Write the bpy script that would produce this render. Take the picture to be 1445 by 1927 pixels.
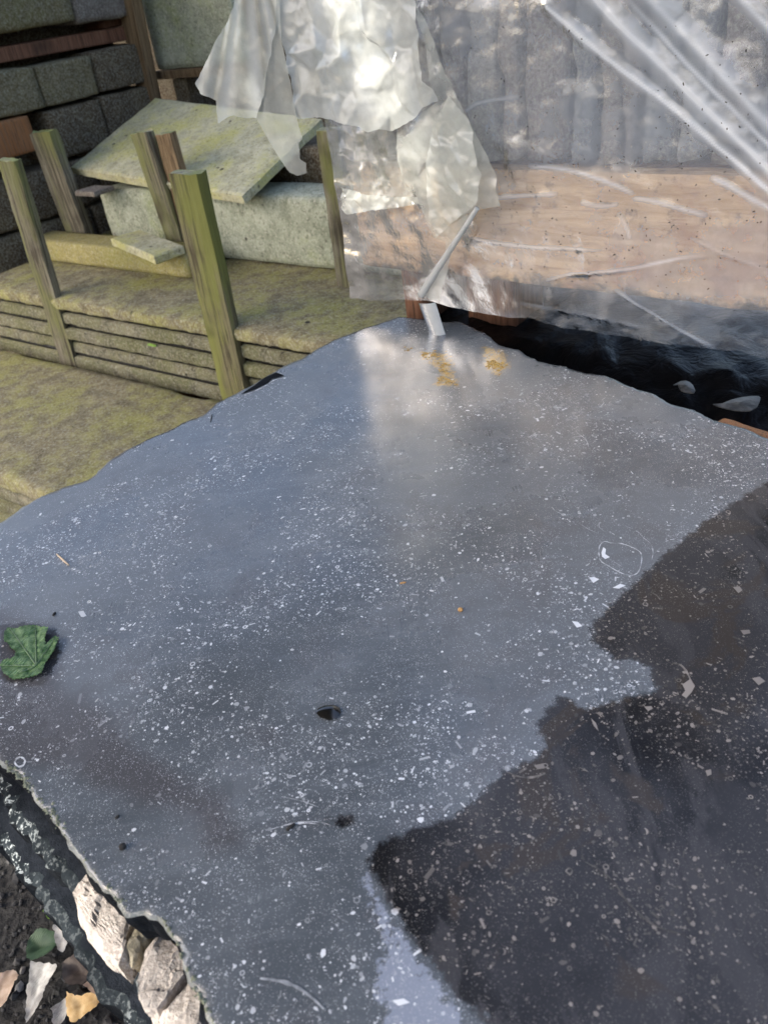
import bpy, bmesh, math, random
import numpy as np
from mathutils import Vector, Matrix, noise
from mathutils.geometry import delaunay_2d_cdt

# ------------------------------------------------------------------ camera, sky, sun, exposure
scn = bpy.context.scene
for o in list(bpy.data.objects): bpy.data.objects.remove(o)
rad = math.radians
random.seed(7); RNG = np.random.default_rng(11)
EYE = np.array([0., 0., 1.5]); PITCH, ROLL, FPX, CX, CY = rad(35.), rad(-8.5), 1447., 722.5, 963.5
FWD = np.array([0, math.cos(PITCH), -math.sin(PITCH)])
_r = np.array([1., 0, 0]); _u = np.cross(_r, FWD)
RGT = _r*math.cos(ROLL)+_u*math.sin(ROLL); UPV = -_r*math.sin(ROLL)+_u*math.cos(ROLL)
cam_d = bpy.data.cameras.new('camera'); cam = bpy.data.objects.new('camera', cam_d)
scn.collection.objects.link(cam); scn.camera = cam
cam.matrix_world = Matrix(((RGT[0], UPV[0], -FWD[0], EYE[0]), (RGT[1], UPV[1], -FWD[1], EYE[1]), (RGT[2], UPV[2], -FWD[2], EYE[2]), (0, 0, 0, 1)))
cam_d.sensor_fit = 'VERTICAL'; cam_d.sensor_height = 24.; cam_d.lens = 24.*FPX/1927.
cam_d.clip_start = .02; cam_d.clip_end = 500
cam_d.dof.use_dof = True; cam_d.dof.focus_distance = 1.12; cam_d.dof.aperture_fstop = 4.6

SUN_TO = Vector((-.70, -.22, .72)).normalized()
elev = math.asin(SUN_TO.z); azim = math.atan2(SUN_TO.x, SUN_TO.y)
world = bpy.data.worlds.new('World'); scn.world = world; world.use_nodes = True
wn = world.node_tree.nodes; wl = world.node_tree.links
sky = wn.new('ShaderNodeTexSky'); sky.sky_type = 'NISHITA'; sky.sun_disc = False
sky.sun_elevation = elev; sky.sun_rotation = azim; sky.air_density = 1.; sky.dust_density = 5.; sky.ozone_density = 1.
wl.new(sky.outputs[0], wn['Background'].inputs[0]); wn['Background'].inputs[1].default_value = .15
sun_d = bpy.data.lights.new('sun', 'SUN'); sun_d.energy = 3.2; sun_d.angle = rad(.6); sun_d.color = (1., .95, .87)
sun = bpy.data.objects.new('sun', sun_d); scn.collection.objects.link(sun)
sun.rotation_euler = SUN_TO.to_track_quat('Z', 'Y').to_euler(); sun.location = (-4, -2, 5)
scn.view_settings.view_transform = 'Standard'; scn.view_settings.look = 'None'
scn.view_settings.exposure = 1.6; scn.view_settings.gamma = 1.
scn.render.engine = 'CYCLES'; scn.cycles.use_denoising = True
scn.cycles.transparent_max_bounces = 16

# ------------------------------------------------------------------ helpers
def ray(x, y):
    d = (x-CX)/FPX*RGT-(y-CY)/FPX*UPV+FWD
    return d/np.linalg.norm(d)
def onz(x, y, z):
    d = ray(x, y); return EYE+d*(z-EYE[2])/d[2]
def onp(x, y, p0, n):
    d = ray(x, y); n = np.asarray(n, float); return EYE+d*np.dot(np.asarray(p0)-EYE, n)/np.dot(d, n)
Z = np.array([0, 0, 1.])
D = np.array([.7772, -.6292, 0]); N = np.array([-.6292, -.7772, 0])      # yard axes: along the stacks, out towards the viewer
PD = np.array([.7466, -.6653, 0]); PN = np.array([-.6653, -.7466, 0])    # the wrapped pallet
MO = np.array([-.458, 2.314, 0.])                                       # a point on the mid stack's front
PO = np.array([.012, 1.777, 0.])                                        # the wrapped pallet's left front corner
def yard(a, b, z=0.): return MO+D*a-N*b+Z*z                              # a along, b back
def pal(s, z, off=0.): return PO+PD*s+Z*z+PN*off

def tag(o, label=None, cat=None, group=None, kind=None):
    if label: o['label'] = label
    if cat:
        o['category'] = cat
        if not kind: kind = 'thing'
    if group: o['group'] = group
    if kind: o['kind'] = kind
    return o
def mesh(name, verts, faces, mat, parent=None, smooth=False, attrs=None, fmat=None, origin=None):
    v = np.asarray(verts, float)
    if origin is None:
        origin = np.array([v[:, 0].mean(), v[:, 1].mean(), v[:, 2].min()])
    if parent is not None: origin = np.array(parent.location)
    me = bpy.data.meshes.new(name)
    me.from_pydata((v-origin).tolist(), [], [tuple(int(i) for i in f) for f in faces])
    for m in (mat if isinstance(mat, (list, tuple)) else [mat]): me.materials.append(m)
    if fmat is not None: me.polygons.foreach_set('material_index', np.asarray(fmat, dtype=np.int32))
    if smooth: me.polygons.foreach_set('use_smooth', [True]*len(me.polygons))
    for k, a in (attrs or {}).items():
        at = me.attributes.new(k, 'FLOAT', 'POINT'); at.data.foreach_set('value', np.asarray(a, dtype=np.float32))
    me.update()
    o = bpy.data.objects.new(name, me); scn.collection.objects.link(o)
    if parent is not None: o.parent = parent
    else: o.location = origin
    return o
def empty(name, loc):
    o = bpy.data.objects.new(name, None); scn.collection.objects.link(o); o.location = tuple(loc); return o
def fbm(p, s, oct=4): return noise.fractal(Vector(p)*s, 1., 2., oct)
def grid_faces(nu, nv, closed=False):
    f = []
    for j in range(nv-1):
        for i in range(nu if closed else nu-1):
            a = j*nu+i; b = j*nu+(i+1) % nu
            f.append((a, b, b+nu, a+nu))
    return f
def rbox(c, ax, half, seg=(8, 6, 4), r=.008, amp=.003, scale=9., seed=0., chip=0.):
    """rounded, uneven box: centre, three axes, half sizes"""
    vs, fs = [], []; idx = {}
    hx = np.array(half, float); r = min(r, hx.min()*.9)
    def v(i, j, k):
        key = (i, j, k)
        if key in idx: return idx[key]
        q = np.array([2*i/seg[0]-1, 2*j/seg[1]-1, 2*k/seg[2]-1])
        # pull the outer loops close to the edges so the rounding is tight
        q = np.sign(q)*np.abs(q)**.7*hx
        inner = np.clip(q, -(hx-r), hx-r); d = q-inner; L = np.linalg.norm(d)
        nd = d/L if L > 1e-9 else np.zeros(3)
        if L > 1e-9: q = inner+nd*r
        p = c+ax[0]*q[0]+ax[1]*q[1]+ax[2]*q[2]
        n = fbm(p+seed, scale, 4)*amp
        ne = (np.abs(q) > hx-r*1.6).sum()
        if ne >= 2 and chip: n -= max(0, fbm(p*1.+seed+5, 14., 3))*chip
        w = (np.sign(q)*(np.abs(q) >= hx-r*1.01)); wl_ = np.linalg.norm(w)
        if wl_ > 0:
            w = w/wl_; p = p+(ax[0]*w[0]+ax[1]*w[1]+ax[2]*w[2])*n
        idx[key] = len(vs); vs.append(p); return idx[key]
    X, Y, Zs = seg
    for i in range(X):
        for j in range(Y):
            fs.append((v(i, j, 0), v(i, j+1, 0), v(i+1, j+1, 0), v(i+1, j, 0)))
            fs.append((v(i, j, Zs), v(i+1, j, Zs), v(i+1, j+1, Zs), v(i, j+1, Zs)))
        for k in range(Zs):
            fs.append((v(i, 0, k), v(i+1, 0, k), v(i+1, 0, k+1), v(i, 0, k+1)))
            fs.append((v(i, Y, k), v(i, Y, k+1), v(i+1, Y, k+1), v(i+1, Y, k)))
    for j in range(Y):
        for k in range(Zs):
            fs.append((v(0, j, k), v(0, j, k+1), v(0, j+1, k+1), v(0, j+1, k)))
            fs.append((v(X, j, k), v(X, j+1, k), v(X, j+1, k+1), v(X, j, k+1)))
    return np.array(vs), fs
def sdist(P, poly):
    """signed distance (negative inside) of points P to a polygon, in the plane"""
    P = np.asarray(P)[:, :2]; A = np.asarray(poly, float)[:, :2]; B = np.roll(A, -1, 0)
    dmin = np.full(len(P), 1e9); ins = np.zeros(len(P), bool)
    for a, b in zip(A, B):
        ab = b-a; t = np.clip(((P-a)@ab)/(ab@ab+1e-12), 0, 1)
        dmin = np.minimum(dmin, np.linalg.norm(P-(a+t[:, None]*ab), axis=1))
        c = ((a[1] > P[:, 1]) != (b[1] > P[:, 1])) & (P[:, 0] < (b[0]-a[0])*(P[:, 1]-a[1])/(b[1]-a[1]+1e-15)+a[0])
        ins ^= c
    return np.where(ins, -dmin, dmin)
def fill(poly, step, jitter=.3):
    """triangulate a 2-D polygon with interior points about step apart; the outline's points come first"""
    poly = np.asarray(poly, float); lo, hi = poly.min(0), poly.max(0)
    g = []
    y = lo[1]; odd = 0
    while y <= hi[1]:
        x = lo[0]+(step*.5 if odd else 0)
        while x <= hi[0]: g.append((x, y)); x += step
        y += step*.87; odd ^= 1
    g = np.array(g)+RNG.uniform(-jitter, jitter, (len(g), 2))*step
    g = g[sdist(g, poly) < -step*.45]
    allp = [Vector(p) for p in poly]+[Vector(p) for p in g]
    n = len(poly)
    vo, eo, fo, *_ = delaunay_2d_cdt(allp, [], [list(range(n))], 1, 1e-7)
    return np.array([(p.x, p.y) for p in vo]), [tuple(f) for f in fo]
def dense(poly, step, closed=True):
    out = []; m = len(poly)
    for i in range(m if closed else m-1):
        a = np.asarray(poly[i], float); b = np.asarray(poly[(i+1) % m], float)
        k = max(1, int(round(np.linalg.norm(b-a)/step)))
        for t in range(k): out.append(a+(b-a)*t/k)
    if not closed: out.append(np.asarray(poly[-1], float))
    return np.array(out)
def smooth_line(pts, step, it=2):
    p = np.asarray(pts, float)
    for _ in range(it):
        q = [p[0]]
        for a, b in zip(p[:-1], p[1:]): q += [a*.75+b*.25, a*.25+b*.75]
        q.append(p[-1]); p = np.array(q)
    return dense(p, step, False)
def tube(path, radii, n=8):
    path = np.asarray(path, float); vs = []; 
    for i, p in enumerate(path):
        t = path[min(i+1, len(path)-1)]-path[max(i-1, 0)]; t = t/np.linalg.norm(t)
        a = np.cross(t, Z) if abs(t[2]) < .95 else np.cross(t, [1., 0, 0]); a /= np.linalg.norm(a); b = np.cross(t, a)
        r = radii[i] if hasattr(radii, '__len__') else radii
        for k in range(n):
            th = 2*math.pi*k/n; vs.append(p+(a*math.cos(th)+b*math.sin(th))*r)
    fs = grid_faces(n, len(path), True)
    fs.append(tuple(range(n))[::-1]); fs.append(tuple((len(path)-1)*n+k for k in range(n)))
    return np.array(vs), fs

# ------------------------------------------------------------------ materials
class NT:
    def __init__(s, name):
        s.m = bpy.data.materials.new(name); s.m.use_nodes = True; s.t = s.m.node_tree; s.t.nodes.clear()
        s.out = s.n('ShaderNodeOutputMaterial')
    def n(s, typ, **kw):
        nd = s.t.nodes.new(typ)
        for k, v in kw.items(): setattr(nd, k, v)
        return nd
    def l(s, a, b): s.t.links.new(a, b)
    def put(s, sock, v):
        if hasattr(v, 'is_output') or isinstance(v, bpy.types.NodeSocket): s.l(v, sock)
        else:
            if sock.type == 'RGBA' and len(v) == 3: v = (*v, 1)
            sock.default_value = v
    def math(s, op, a, b=None, c=None, clamp=False):
        nd = s.n('ShaderNodeMath', operation=op); nd.use_clamp = clamp
        s.put(nd.inputs[0], a)
        if b is not None: s.put(nd.inputs[1], b)
        if c is not None: s.put(nd.inputs[2], c)
        return nd.outputs[0]
    def mix(s, f, a, b, typ='MIX'):
        nd = s.n('ShaderNodeMix', data_type='RGBA', blend_type=typ); nd.clamp_factor = True
        s.put(nd.inputs[0], f); s.put(nd.inputs[6], a); s.put(nd.inputs[7], b); return nd.outputs[2]
    def coord(s, scale=(1, 1, 1), rand=True, rot=(0, 0, 0)):
        tc = s.n('ShaderNodeTexCoord'); v = tc.outputs['Object']
        if rand:
            oi = s.n('ShaderNodeObjectInfo'); mu = s.math('MULTIPLY', oi.outputs['Random'], 37.)
            ad = s.n('ShaderNodeVectorMath', operation='ADD'); s.l(v, ad.inputs[0])
            cb = s.n('ShaderNodeCombineXYZ'); s.l(mu, cb.inputs[0]); s.l(mu, cb.inputs[1]); s.l(cb.outputs[0], ad.inputs[1]); v = ad.outputs[0]
        mp = s.n('ShaderNodeMapping'); s.l(v, mp.inputs[0]); mp.inputs['Scale'].default_value = scale; mp.inputs['Rotation'].default_value = rot
        return mp.outputs[0]
    def noise(s, vec, scale, detail=4., rough=.55, dist=0.):
        nd = s.n('ShaderNodeTexNoise'); s.l(vec, nd.inputs['Vector']); nd.inputs['Scale'].default_value = scale
        nd.inputs['Detail'].default_value = detail; nd.inputs['Roughness'].default_value = rough; nd.inputs['Distortion'].default_value = dist
        return nd.outputs['Fac']
    def vor(s, vec, scale, feature='F1'):
        nd = s.n('ShaderNodeTexVoronoi', feature=feature); s.l(vec, nd.inputs['Vector']); nd.inputs['Scale'].default_value = scale
        return nd
    def ramp(s, f, lo, hi, a=0., b=1.):
        nd = s.n('ShaderNodeMapRange', interpolation_type='SMOOTHSTEP'); s.put(nd.inputs[0], f)
        for i, v in enumerate((lo, hi, a, b)): nd.inputs[i+1].default_value = v
        return nd.outputs[0]
    def attr(s, name):
        nd = s.n('ShaderNodeAttribute'); nd.attribute_name = name; return nd.outputs['Fac']
    def bump(s, h, strength=.4, dist=.004, normal=None):
        nd = s.n('ShaderNodeBump'); s.put(nd.inputs['Height'], h); nd.inputs['Strength'].default_value = strength; nd.inputs['Distance'].default_value = dist
        if normal is not None: s.l(normal, nd.inputs['Normal'])
        return nd.outputs[0]
    def pbsdf(s, col, rough=.8, spec=.4, normal=None, **kw):
        nd = s.n('ShaderNodeBsdfPrincipled'); s.put(nd.inputs['Base Color'], col); s.put(nd.inputs['Roughness'], rough); s.put(nd.inputs['Specular IOR Level'], spec)
        if normal is not None: s.l(normal, nd.inputs['Normal'])
        for k, v in kw.items(): s.put(nd.inputs[k], v)
        return nd
    def done(s, bsdf): s.l(bsdf.outputs[0] if hasattr(bsdf, 'outputs') else bsdf, s.out.inputs[0]); return s.m

def mossy(name, stone, stone2, moss, moss_lo=.42, moss_hi=.62, spots=True, rough=.9, bs=.5, gr=.25, lm=.38):
    t = NT(name); v = t.coord()
    big = t.noise(v, 3.2, 5., .6); mid = t.noise(v, 17., 6., .7); fine = t.noise(v, 130., 3., .7); grain = t.noise(v, 420., 2., .6)
    c = t.mix(t.ramp(mid, .35, .68), stone, stone2)
    mf = t.math('MULTIPLY', t.ramp(t.math('MULTIPLY_ADD', mid, .45, t.math('MULTIPLY', big, .6)), moss_lo, moss_hi), t.ramp(fine, .25, .55))
    c = t.mix(mf, c, moss)
    c = t.mix(t.ramp(fine, .40, .72, 0., .55), c, t.mix(.55, c, (.55, .55, .46)))
    c = t.mix(t.ramp(grain, .52, .70, 0., gr), c, (.045, .042, .03))
    lich = t.noise(v, 105., 4., .75); drk = t.noise(v, 80., 4., .72)
    c = t.mix(t.ramp(lich, .52, .62, 0., lm), c, t.mix(.6, c, (.62, .61, .50)))
    c = t.mix(t.ramp(drk, .54, .66, 0., lm), c, t.mix(.72, c, (.03, .028, .02)))
    if spots:
        vo = t.vor(v, 16.); c = t.mix(t.math('MULTIPLY', t.ramp(vo.outputs['Distance'], .10, .16, 1., 0.), t.ramp(t.noise(v, 9., 2.), .58, .64)), c, (.03, .028, .022))
    h = t.math('MULTIPLY_ADD', fine, .5, t.math('MULTIPLY_ADD', grain, .25, mid))
    return t.done(t.pbsdf(c, rough, .25, t.bump(h, bs, .006)))
def wood(name, a, b, dark, moss=None, grain=(95, 95, 2.6), moss_amt=.5, rough=.8):
    t = NT(name); v = t.coord(grain); v2 = t.coord((1, 1, .35)); v3 = t.coord()
    g = t.noise(v, 1., 5., .65, .6); g2 = t.noise(v, 3.3, 4., .6)
    c = t.mix(t.ramp(g, .36, .62), a, b)
    c = t.mix(t.ramp(g2, .52, .64, 0., .85), c, dark)
    if moss is not None:
        mf = t.ramp(t.math('MULTIPLY_ADD', g, .35, t.math('MULTIPLY', t.noise(v2, 7., 4., .6), .75)), moss_amt, moss_amt+.16)
        c = t.mix(t.math('MULTIPLY', mf, .85), c, moss)
    c = t.mix(t.ramp(t.noise(v3, 5., 3.), .55, .75, 0., .6), c, dark)
    return t.done(t.pbsdf(c, rough, .3, t.bump(t.math('MULTIPLY_ADD', g2, .6, g), .6, .004)))

M = {}
M['moss_slab'] = mossy('mossy_slab_stone', (.125, .100, .052), (.275, .240, .135), (.25, .245, .045), .46, .64)
M['moss_edge'] = mossy('slab_edge_stone', (.085, .076, .046), (.25, .23, .155), (.10, .10, .028), .44, .60, bs=1.)
M['moss_bright'] = mossy('bright_mossy_stone', (.36, .335, .20), (.60, .575, .40), (.44, .42, .10), .475, .645, lm=.7)
M['kerb'] = mossy('yellow_mossy_kerb', (.24, .205, .07), (.36, .31, .11), (.24, .22, .045), .48, .66)
M['pale'] = mossy('pale_green_stone', (.25, .275, .20), (.44, .465, .37), (.22, .26, .10), .50, .67, lm=.8)
M['wallA'] = mossy('dark_green_stone', (.092, .074, .036), (.145, .118, .062), (.11, .095, .03), .5, .66, False, bs=.06, gr=.04, lm=.22)
M['wallB'] = mossy('dark_brown_stone', (.054, .035, .018), (.090, .062, .032), (.06, .048, .018), .5, .7, False, bs=.06, gr=.04, lm=.22)
M['wallC'] = mossy('purple_grey_stone', (.105, .085, .075), (.155, .13, .115), (.10, .10, .07), .6, .75, False, bs=.06, gr=.04, lm=.22)
M['wood_grey'] = wood('weathered_grey_wood', (.085, .070, .048), (.25, .225, .165), (.03, .023, .015), (.17, .18, .055), moss_amt=.50)
M['wood_moss'] = wood('mossy_wood', (.080, .066, .036), (.22, .195, .115), (.03, .023, .013), (.19, .20, .05), moss_amt=.47)
M['wood_warm'] = wood('warm_brown_wood', (.12, .075, .038), (.26, .18, .10), (.035, .023, .015), moss_amt=.6)
M['wood_red'] = wood('red_brown_wood', (.13, .055, .03), (.20, .10, .06), (.03, .018, .012))
M['wood_orange'] = wood('orange_wood', (.30, .13, .05), (.26, .14, .07), (.08, .05, .035))
M['end_grain'] = wood('weathered_wood_end', (.24, .23, .15), (.40, .39, .29), (.10, .09, .06), (.22, .26, .08), (60, 60, 60))

def slab_mat(name, fleck=False):
    t = NT(name); v = t.coord(rand=False)
    n1 = t.noise(v, 30., 4., .6); n2 = t.noise(v, 5., 4., .55); n3 = t.noise(v, 160., 3., .65)
    wob = t.math('MULTIPLY_ADD', t.math('SUBTRACT', t.noise(v, 95., 5., .72), .5), .026, t.math('MULTIPLY', t.math('SUBTRACT', t.noise(v, 400., 2.), .5), .003))
    wet = t.ramp(t.math('ADD', t.attr('wet'), wob), -.0050, .0030, 1., 0.)
    damp = t.ramp(t.math('ADD', t.attr('damp'), t.math('MULTIPLY', t.math('SUBTRACT', n2, .5), .10)), -.012, .02, 1., 0.)
    sky_sheen = t.ramp(t.math('ADD', t.attr('sky_sheen'), t.math('MULTIPLY', wob, 1.9)), -.004, .003, 1., 0.)
    dry = t.mix(t.ramp(n2, .32, .68), (.080, .090, .099), (.128, .140, .151))
    dry = t.mix(t.ramp(n1, .45, .75, 0., .35), dry, (.150, .162, .170))
    smear = t.noise(t.coord((7, 42, 7), False, (0, 0, rad(48))), 1., 5., .7, .8)
    dry = t.mix(t.ramp(smear, .46, .70, 0., .40), dry, (.160, .178, .196)); dry = t.mix(t.ramp(t.noise(v, 11., 5., .65, .5), .52, .70, 0., .5), dry, (.085, .083, .088))
    dry = t.mix(sky_sheen, dry, (.25, .275, .33))  # sky mirrored in the puddle, painted in as a paler blue
    och = t.ramp(t.math('ADD', t.attr('ochre'), t.math('MULTIPLY', t.math('SUBTRACT', t.noise(v, 75., 5., .75), .5), .05)), -.006, .006, 1., 0.)
    dry = t.mix(t.math('MULTIPLY', och, t.ramp(t.noise(v, 190., 4., .7), .36, .58)), dry, (.46, .29, .075))
    dry = t.mix(t.math('MULTIPLY', damp, .80), dry, (.072, .068, .071))
    wetc = t.mix(t.ramp(n2, .38, .60), (.010, .0095, .010), (.040, .039, .041)); wetc = t.mix(t.ramp(t.noise(t.coord((14, 4, 4), False, (0, 0, rad(-38))), 1., 6., .65, 1.2), .50, .58, 0., .75), wetc, (.058, .056, .058)); wetc = t.mix(t.ramp(t.noise(v, 9., 5., .6, .9), .56, .62, 0., .8), wetc, (.050, .041, .034))
    if fleck:
        br = t.attr('bright')
        dcol = t.mix(br, dry, (.80, .81, .82)); wcol = t.mix(br, (.035, .034, .033), (.33, .29, .255))
    else:
        # dust-fine fossil debris
        d1 = t.vor(v, 520.); s1 = t.math('MULTIPLY', t.ramp(d1.outputs['Distance'], .18, .34, 1., 0.), t.ramp(d1.outputs['Color'], .62, .78))
        d2 = t.vor(v, 900.); s2 = t.math('MULTIPLY', t.ramp(d2.outputs['Distance'], .2, .42, 1., 0.), t.ramp(d2.outputs['Color'], .6, .8))
        sp = t.math('MULTIPLY', t.math('MAXIMUM', s1, s2), t.ramp(n1, .30, .62, .25, 1.))
        dcol = t.mix(sp, dry, (.52, .53, .55)); wcol = t.mix(sp, wetc, (.17, .155, .14))
    c = t.mix(wet, dcol, wcol)
    scr = t.noise(t.coord((260, 9, 9), False, (0, 0, rad(52))), 1., 3., .6)
    rough = t.mix(wet, t.mix(sky_sheen, t.mix(t.ramp(t.math('MULTIPLY_ADD', scr, .06, t.math('MULTIPLY', n2, 1.)), .40, .65), (.19,)*3, (.32,)*3), (.15,)*3), (.16,)*3)
    rs = t.n('ShaderNodeSeparateColor'); t.l(rough, rs.inputs[0])
    h = t.math('MULTIPLY_ADD', n3, .25, t.math('MULTIPLY', n1, .6))
    bmp = t.bump(h, .16, .0016)
    return t.done(t.pbsdf(c, rs.outputs[0], t.math('MULTIPLY_ADD', wet, -.55, .85), bmp))
M['slab'] = slab_mat('wet_fossil_limestone'); M['fleck'] = slab_mat('fossil_fleck', True)
def rim_mat(name, a, b, hi, lo=.45, up=.7, sc=60., rough=.8, spec=.3, bs=.6):
    t = NT(name); v = t.coord(rand=False); n = t.noise(v, sc, 5., .7); f = t.noise(v, sc*7, 3., .7); g = t.noise(v, sc*.3, 3.)
    c = t.mix(t.ramp(n, .3, .7), a, b); c = t.mix(t.math('MULTIPLY', t.ramp(f, lo, up), t.ramp(g, .38, .62, .12, 1.)), c, hi)
    return t.done(t.pbsdf(c, rough, spec, t.bump(t.math('MULTIPLY_ADD', f, .4, n), bs, .004)))
M['rim'] = rim_mat('chipped_slab_rim', (.13, .14, .13), (.28, .29, .27), (.48, .47, .42))
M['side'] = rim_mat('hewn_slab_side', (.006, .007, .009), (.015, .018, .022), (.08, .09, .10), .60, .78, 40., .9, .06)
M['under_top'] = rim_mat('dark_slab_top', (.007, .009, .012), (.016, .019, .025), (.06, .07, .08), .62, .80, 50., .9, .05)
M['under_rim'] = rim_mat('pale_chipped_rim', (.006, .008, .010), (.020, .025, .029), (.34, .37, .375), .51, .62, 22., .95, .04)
M['rubble'] = rim_mat('broken_pink_grey_stone', (.24, .21, .185), (.42, .375, .335), (.52, .48, .44), .48, .62, 45., .9, .2, .9)
M['rubble_y'] = rim_mat('broken_yellow_grey_stone', (.22, .19, .13), (.35, .31, .22), (.44, .40, .32), .50, .66, 22., .9, .2, .9)
M['mossbit'] = rim_mat('green_moss', (.13, .14, .09), (.26, .27, .19), (.48, .48, .40), .5, .7, 200.)
M['lichen'] = rim_mat('yellow_mineral_crust', (.46, .25, .04), (.60, .40, .11), (.66, .54, .28), .45, .7, 150.)

def film(name, haze, tint, fold=(.80, .86, .93), gr=.16, dirt=True, bsc=30., bst=.25, bd=.01, layer=.62, gk=1.3):
    t = NT(name); v = t.coord(rand=False)
    n = t.noise(v, bsc, 5., .6, .4); f = t.noise(v, bsc*6, 3., .6); big = t.noise(v, 6., 4., .6); cl = t.noise(v, 22., 5., .7)
    bmp = t.bump(t.math('MULTIPLY_ADD', f, .25, n), bst, bd)
    lay = t.attr('layers')
    hz = t.math('MULTIPLY_ADD', t.ramp(big, .35, .65, -.05, .06), 1., haze)
    hz = t.math('ADD', hz, t.ramp(cl, .42, .66, -.02, .04)); hz = t.math('MULTIPLY_ADD', lay, layer, hz, clamp=True)
    col = t.mix(lay, tint, fold)
    if dirt:
        d = t.vor(v, 60.); spk = t.math('MULTIPLY', t.ramp(d.outputs['Distance'], .05, .12, 1., 0.), t.math('MULTIPLY', t.ramp(d.outputs['Color'], .55, .70), t.ramp(t.noise(v, 10., 3.), .50, .60)))
        hz = t.math('MAXIMUM', hz, t.math('MULTIPLY', spk, .95)); col = t.mix(spk, col, (.05, .035, .025))
    df = t.n('ShaderNodeBsdfDiffuse'); t.put(df.inputs[0], col); t.l(bmp, df.inputs['Normal'])
    tr = t.n('ShaderNodeBsdfTranslucent'); t.put(tr.inputs[0], col); t.l(bmp, tr.inputs['Normal'])
    m1 = t.n('ShaderNodeMixShader'); m1.inputs[0].default_value = .42; t.l(df.outputs[0], m1.inputs[1]); t.l(tr.outputs[0], m1.inputs[2])
    tp = t.n('ShaderNodeBsdfTransparent'); tp.inputs[0].default_value = (.95, .95, .94, 1)
    m2 = t.n('ShaderNodeMixShader'); t.put(m2.inputs[0], hz); t.l(tp.outputs[0], m2.inputs[1]); t.l(m1.outputs[0], m2.inputs[2])
    gl = t.n('ShaderNodeBsdfGlossy'); gl.inputs['Roughness'].default_value = gr; t.l(bmp, gl.inputs['Normal'])
    fr = t.n('ShaderNodeFresnel'); fr.inputs[0].default_value = 1.48; t.l(bmp, fr.inputs['Normal'])
    m3 = t.n('ShaderNodeMixShader'); t.put(m3.inputs[0], t.math('MULTIPLY', fr.outputs[0], gk, clamp=True)); t.l(m2.outputs[0], m3.inputs[1]); t.l(gl.outputs[0], m3.inputs[2])
    return t.done(m3.outputs[0])
M['wrap'] = film('clear_plastic_wrap', .30, (.66, .74, .86), (.93, .96, 1.), .10, bst=.14, layer=.75, gk=1.6)
M['torn'] = film('milky_torn_plastic', .35, (.86, .88, .80), (.95, .97, .97), .13, False, 45., .18, .006, .45)
M['roll'] = film('rolled_plastic', .70, (.76, .77, .74), (.85, .87, .88), .2, False, 60., .3, .006, .2)
t = NT('black_plastic'); v = t.coord(rand=False); nn = t.noise(v, 14., 5., .6, .8)
M['black'] = t.done(t.pbsdf(t.mix(t.ramp(t.noise(v, 40., 4., .7), .6, .78, 0., .2), (.003, .003, .0035), (.05, .05, .05)), .38, .18, t.bump(nn, .5, .02)))
t = NT('pallet_timber'); v = t.coord((1, 1, 1), False); vr = t.coord((1, 1, 1), False, (0, 0, rad(41.7)))
mp = t.n('ShaderNodeMapping'); t.l(vr, mp.inputs[0]); mp.inputs['Scale'].default_value = (2.0, 20, 20)
g = t.noise(mp.outputs[0], 1.2, 5., .6, 1.6); g2 = t.noise(mp.outputs[0], 5., 4., .6, .5); big = t.noise(v, 5., 4., .6)
c = t.mix(t.ramp(g, .32, .66), (.46, .28, .13), (.72, .50, .29)); c = t.mix(t.ramp(g2, .55, .74, 0., .6), c, (.28, .13, .055)); c = t.mix(t.ramp(big, .54, .68, 0., .75), c, (.34, .16, .08))
kn = t.vor(v, 7.); c = t.mix(t.math('MULTIPLY', t.ramp(kn.outputs['Distance'], .06, .20, 1., 0.), t.ramp(kn.outputs['Color'], .55, .7)), c, (.13, .07, .04))
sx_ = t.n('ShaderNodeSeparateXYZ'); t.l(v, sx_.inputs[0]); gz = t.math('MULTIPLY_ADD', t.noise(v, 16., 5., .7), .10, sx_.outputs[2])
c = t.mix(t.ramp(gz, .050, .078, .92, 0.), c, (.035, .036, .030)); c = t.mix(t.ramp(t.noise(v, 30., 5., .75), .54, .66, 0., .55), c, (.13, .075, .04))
M['plank'] = t.done(t.pbsdf(c, .75, .3, t.bump(g2, .4, .004)))
def simple(name, a, b, sc=40., rough=.7, spec=.4, bst=.5, bd=.003):
    t = NT(name); v = t.coord(); n = t.noise(v, sc, 5., .65)
    return t.done(t.pbsdf(t.mix(t.ramp(n, .3, .7), a, b), rough, spec, t.bump(n, bst, bd)))
M['gravel'] = simple('gravel_stone', (.022, .022, .023), (.075, .073, .07), 35., .8, .4)
M['gravel_pale'] = simple('pale_gravel_stone', (.16, .15, .14), (.30, .29, .27), 35., .8, .4)
t = NT('dark_soil'); v = t.coord(rand=False); a = t.noise(v, 60., 5., .7); b = t.vor(v, 45.)
M['soil'] = t.done(t.pbsdf(t.mix(t.ramp(a, .3, .7), (.016, .016, .016), (.05, .048, .045)), .85, .3, t.bump(t.math('MULTIPLY_ADD', b.outputs['Distance'], 1., a), .9, .02)))
def leafmat(name, a, b, rough=.5, sc=60., tr=.0, bst=.5):
    t = NT(name); v = t.coord(); n = t.noise(v, sc, 4., .6); w = t.n('ShaderNodeTexWave', wave_type='BANDS'); t.l(t.coord(rot=(0, 0, .7)), w.inputs[0]); w.inputs['Scale'].default_value = 90.; w.inputs['Distortion'].default_value = 5.; w.inputs['Detail'].default_value = 3.
    c = t.mix(t.ramp(n, .34, .68), a, b)
    return t.done(t.pbsdf(c, rough, .5, t.bump(t.math('MULTIPLY_ADD', w.outputs['Fac'], .6, n), bst, .004)))
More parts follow.
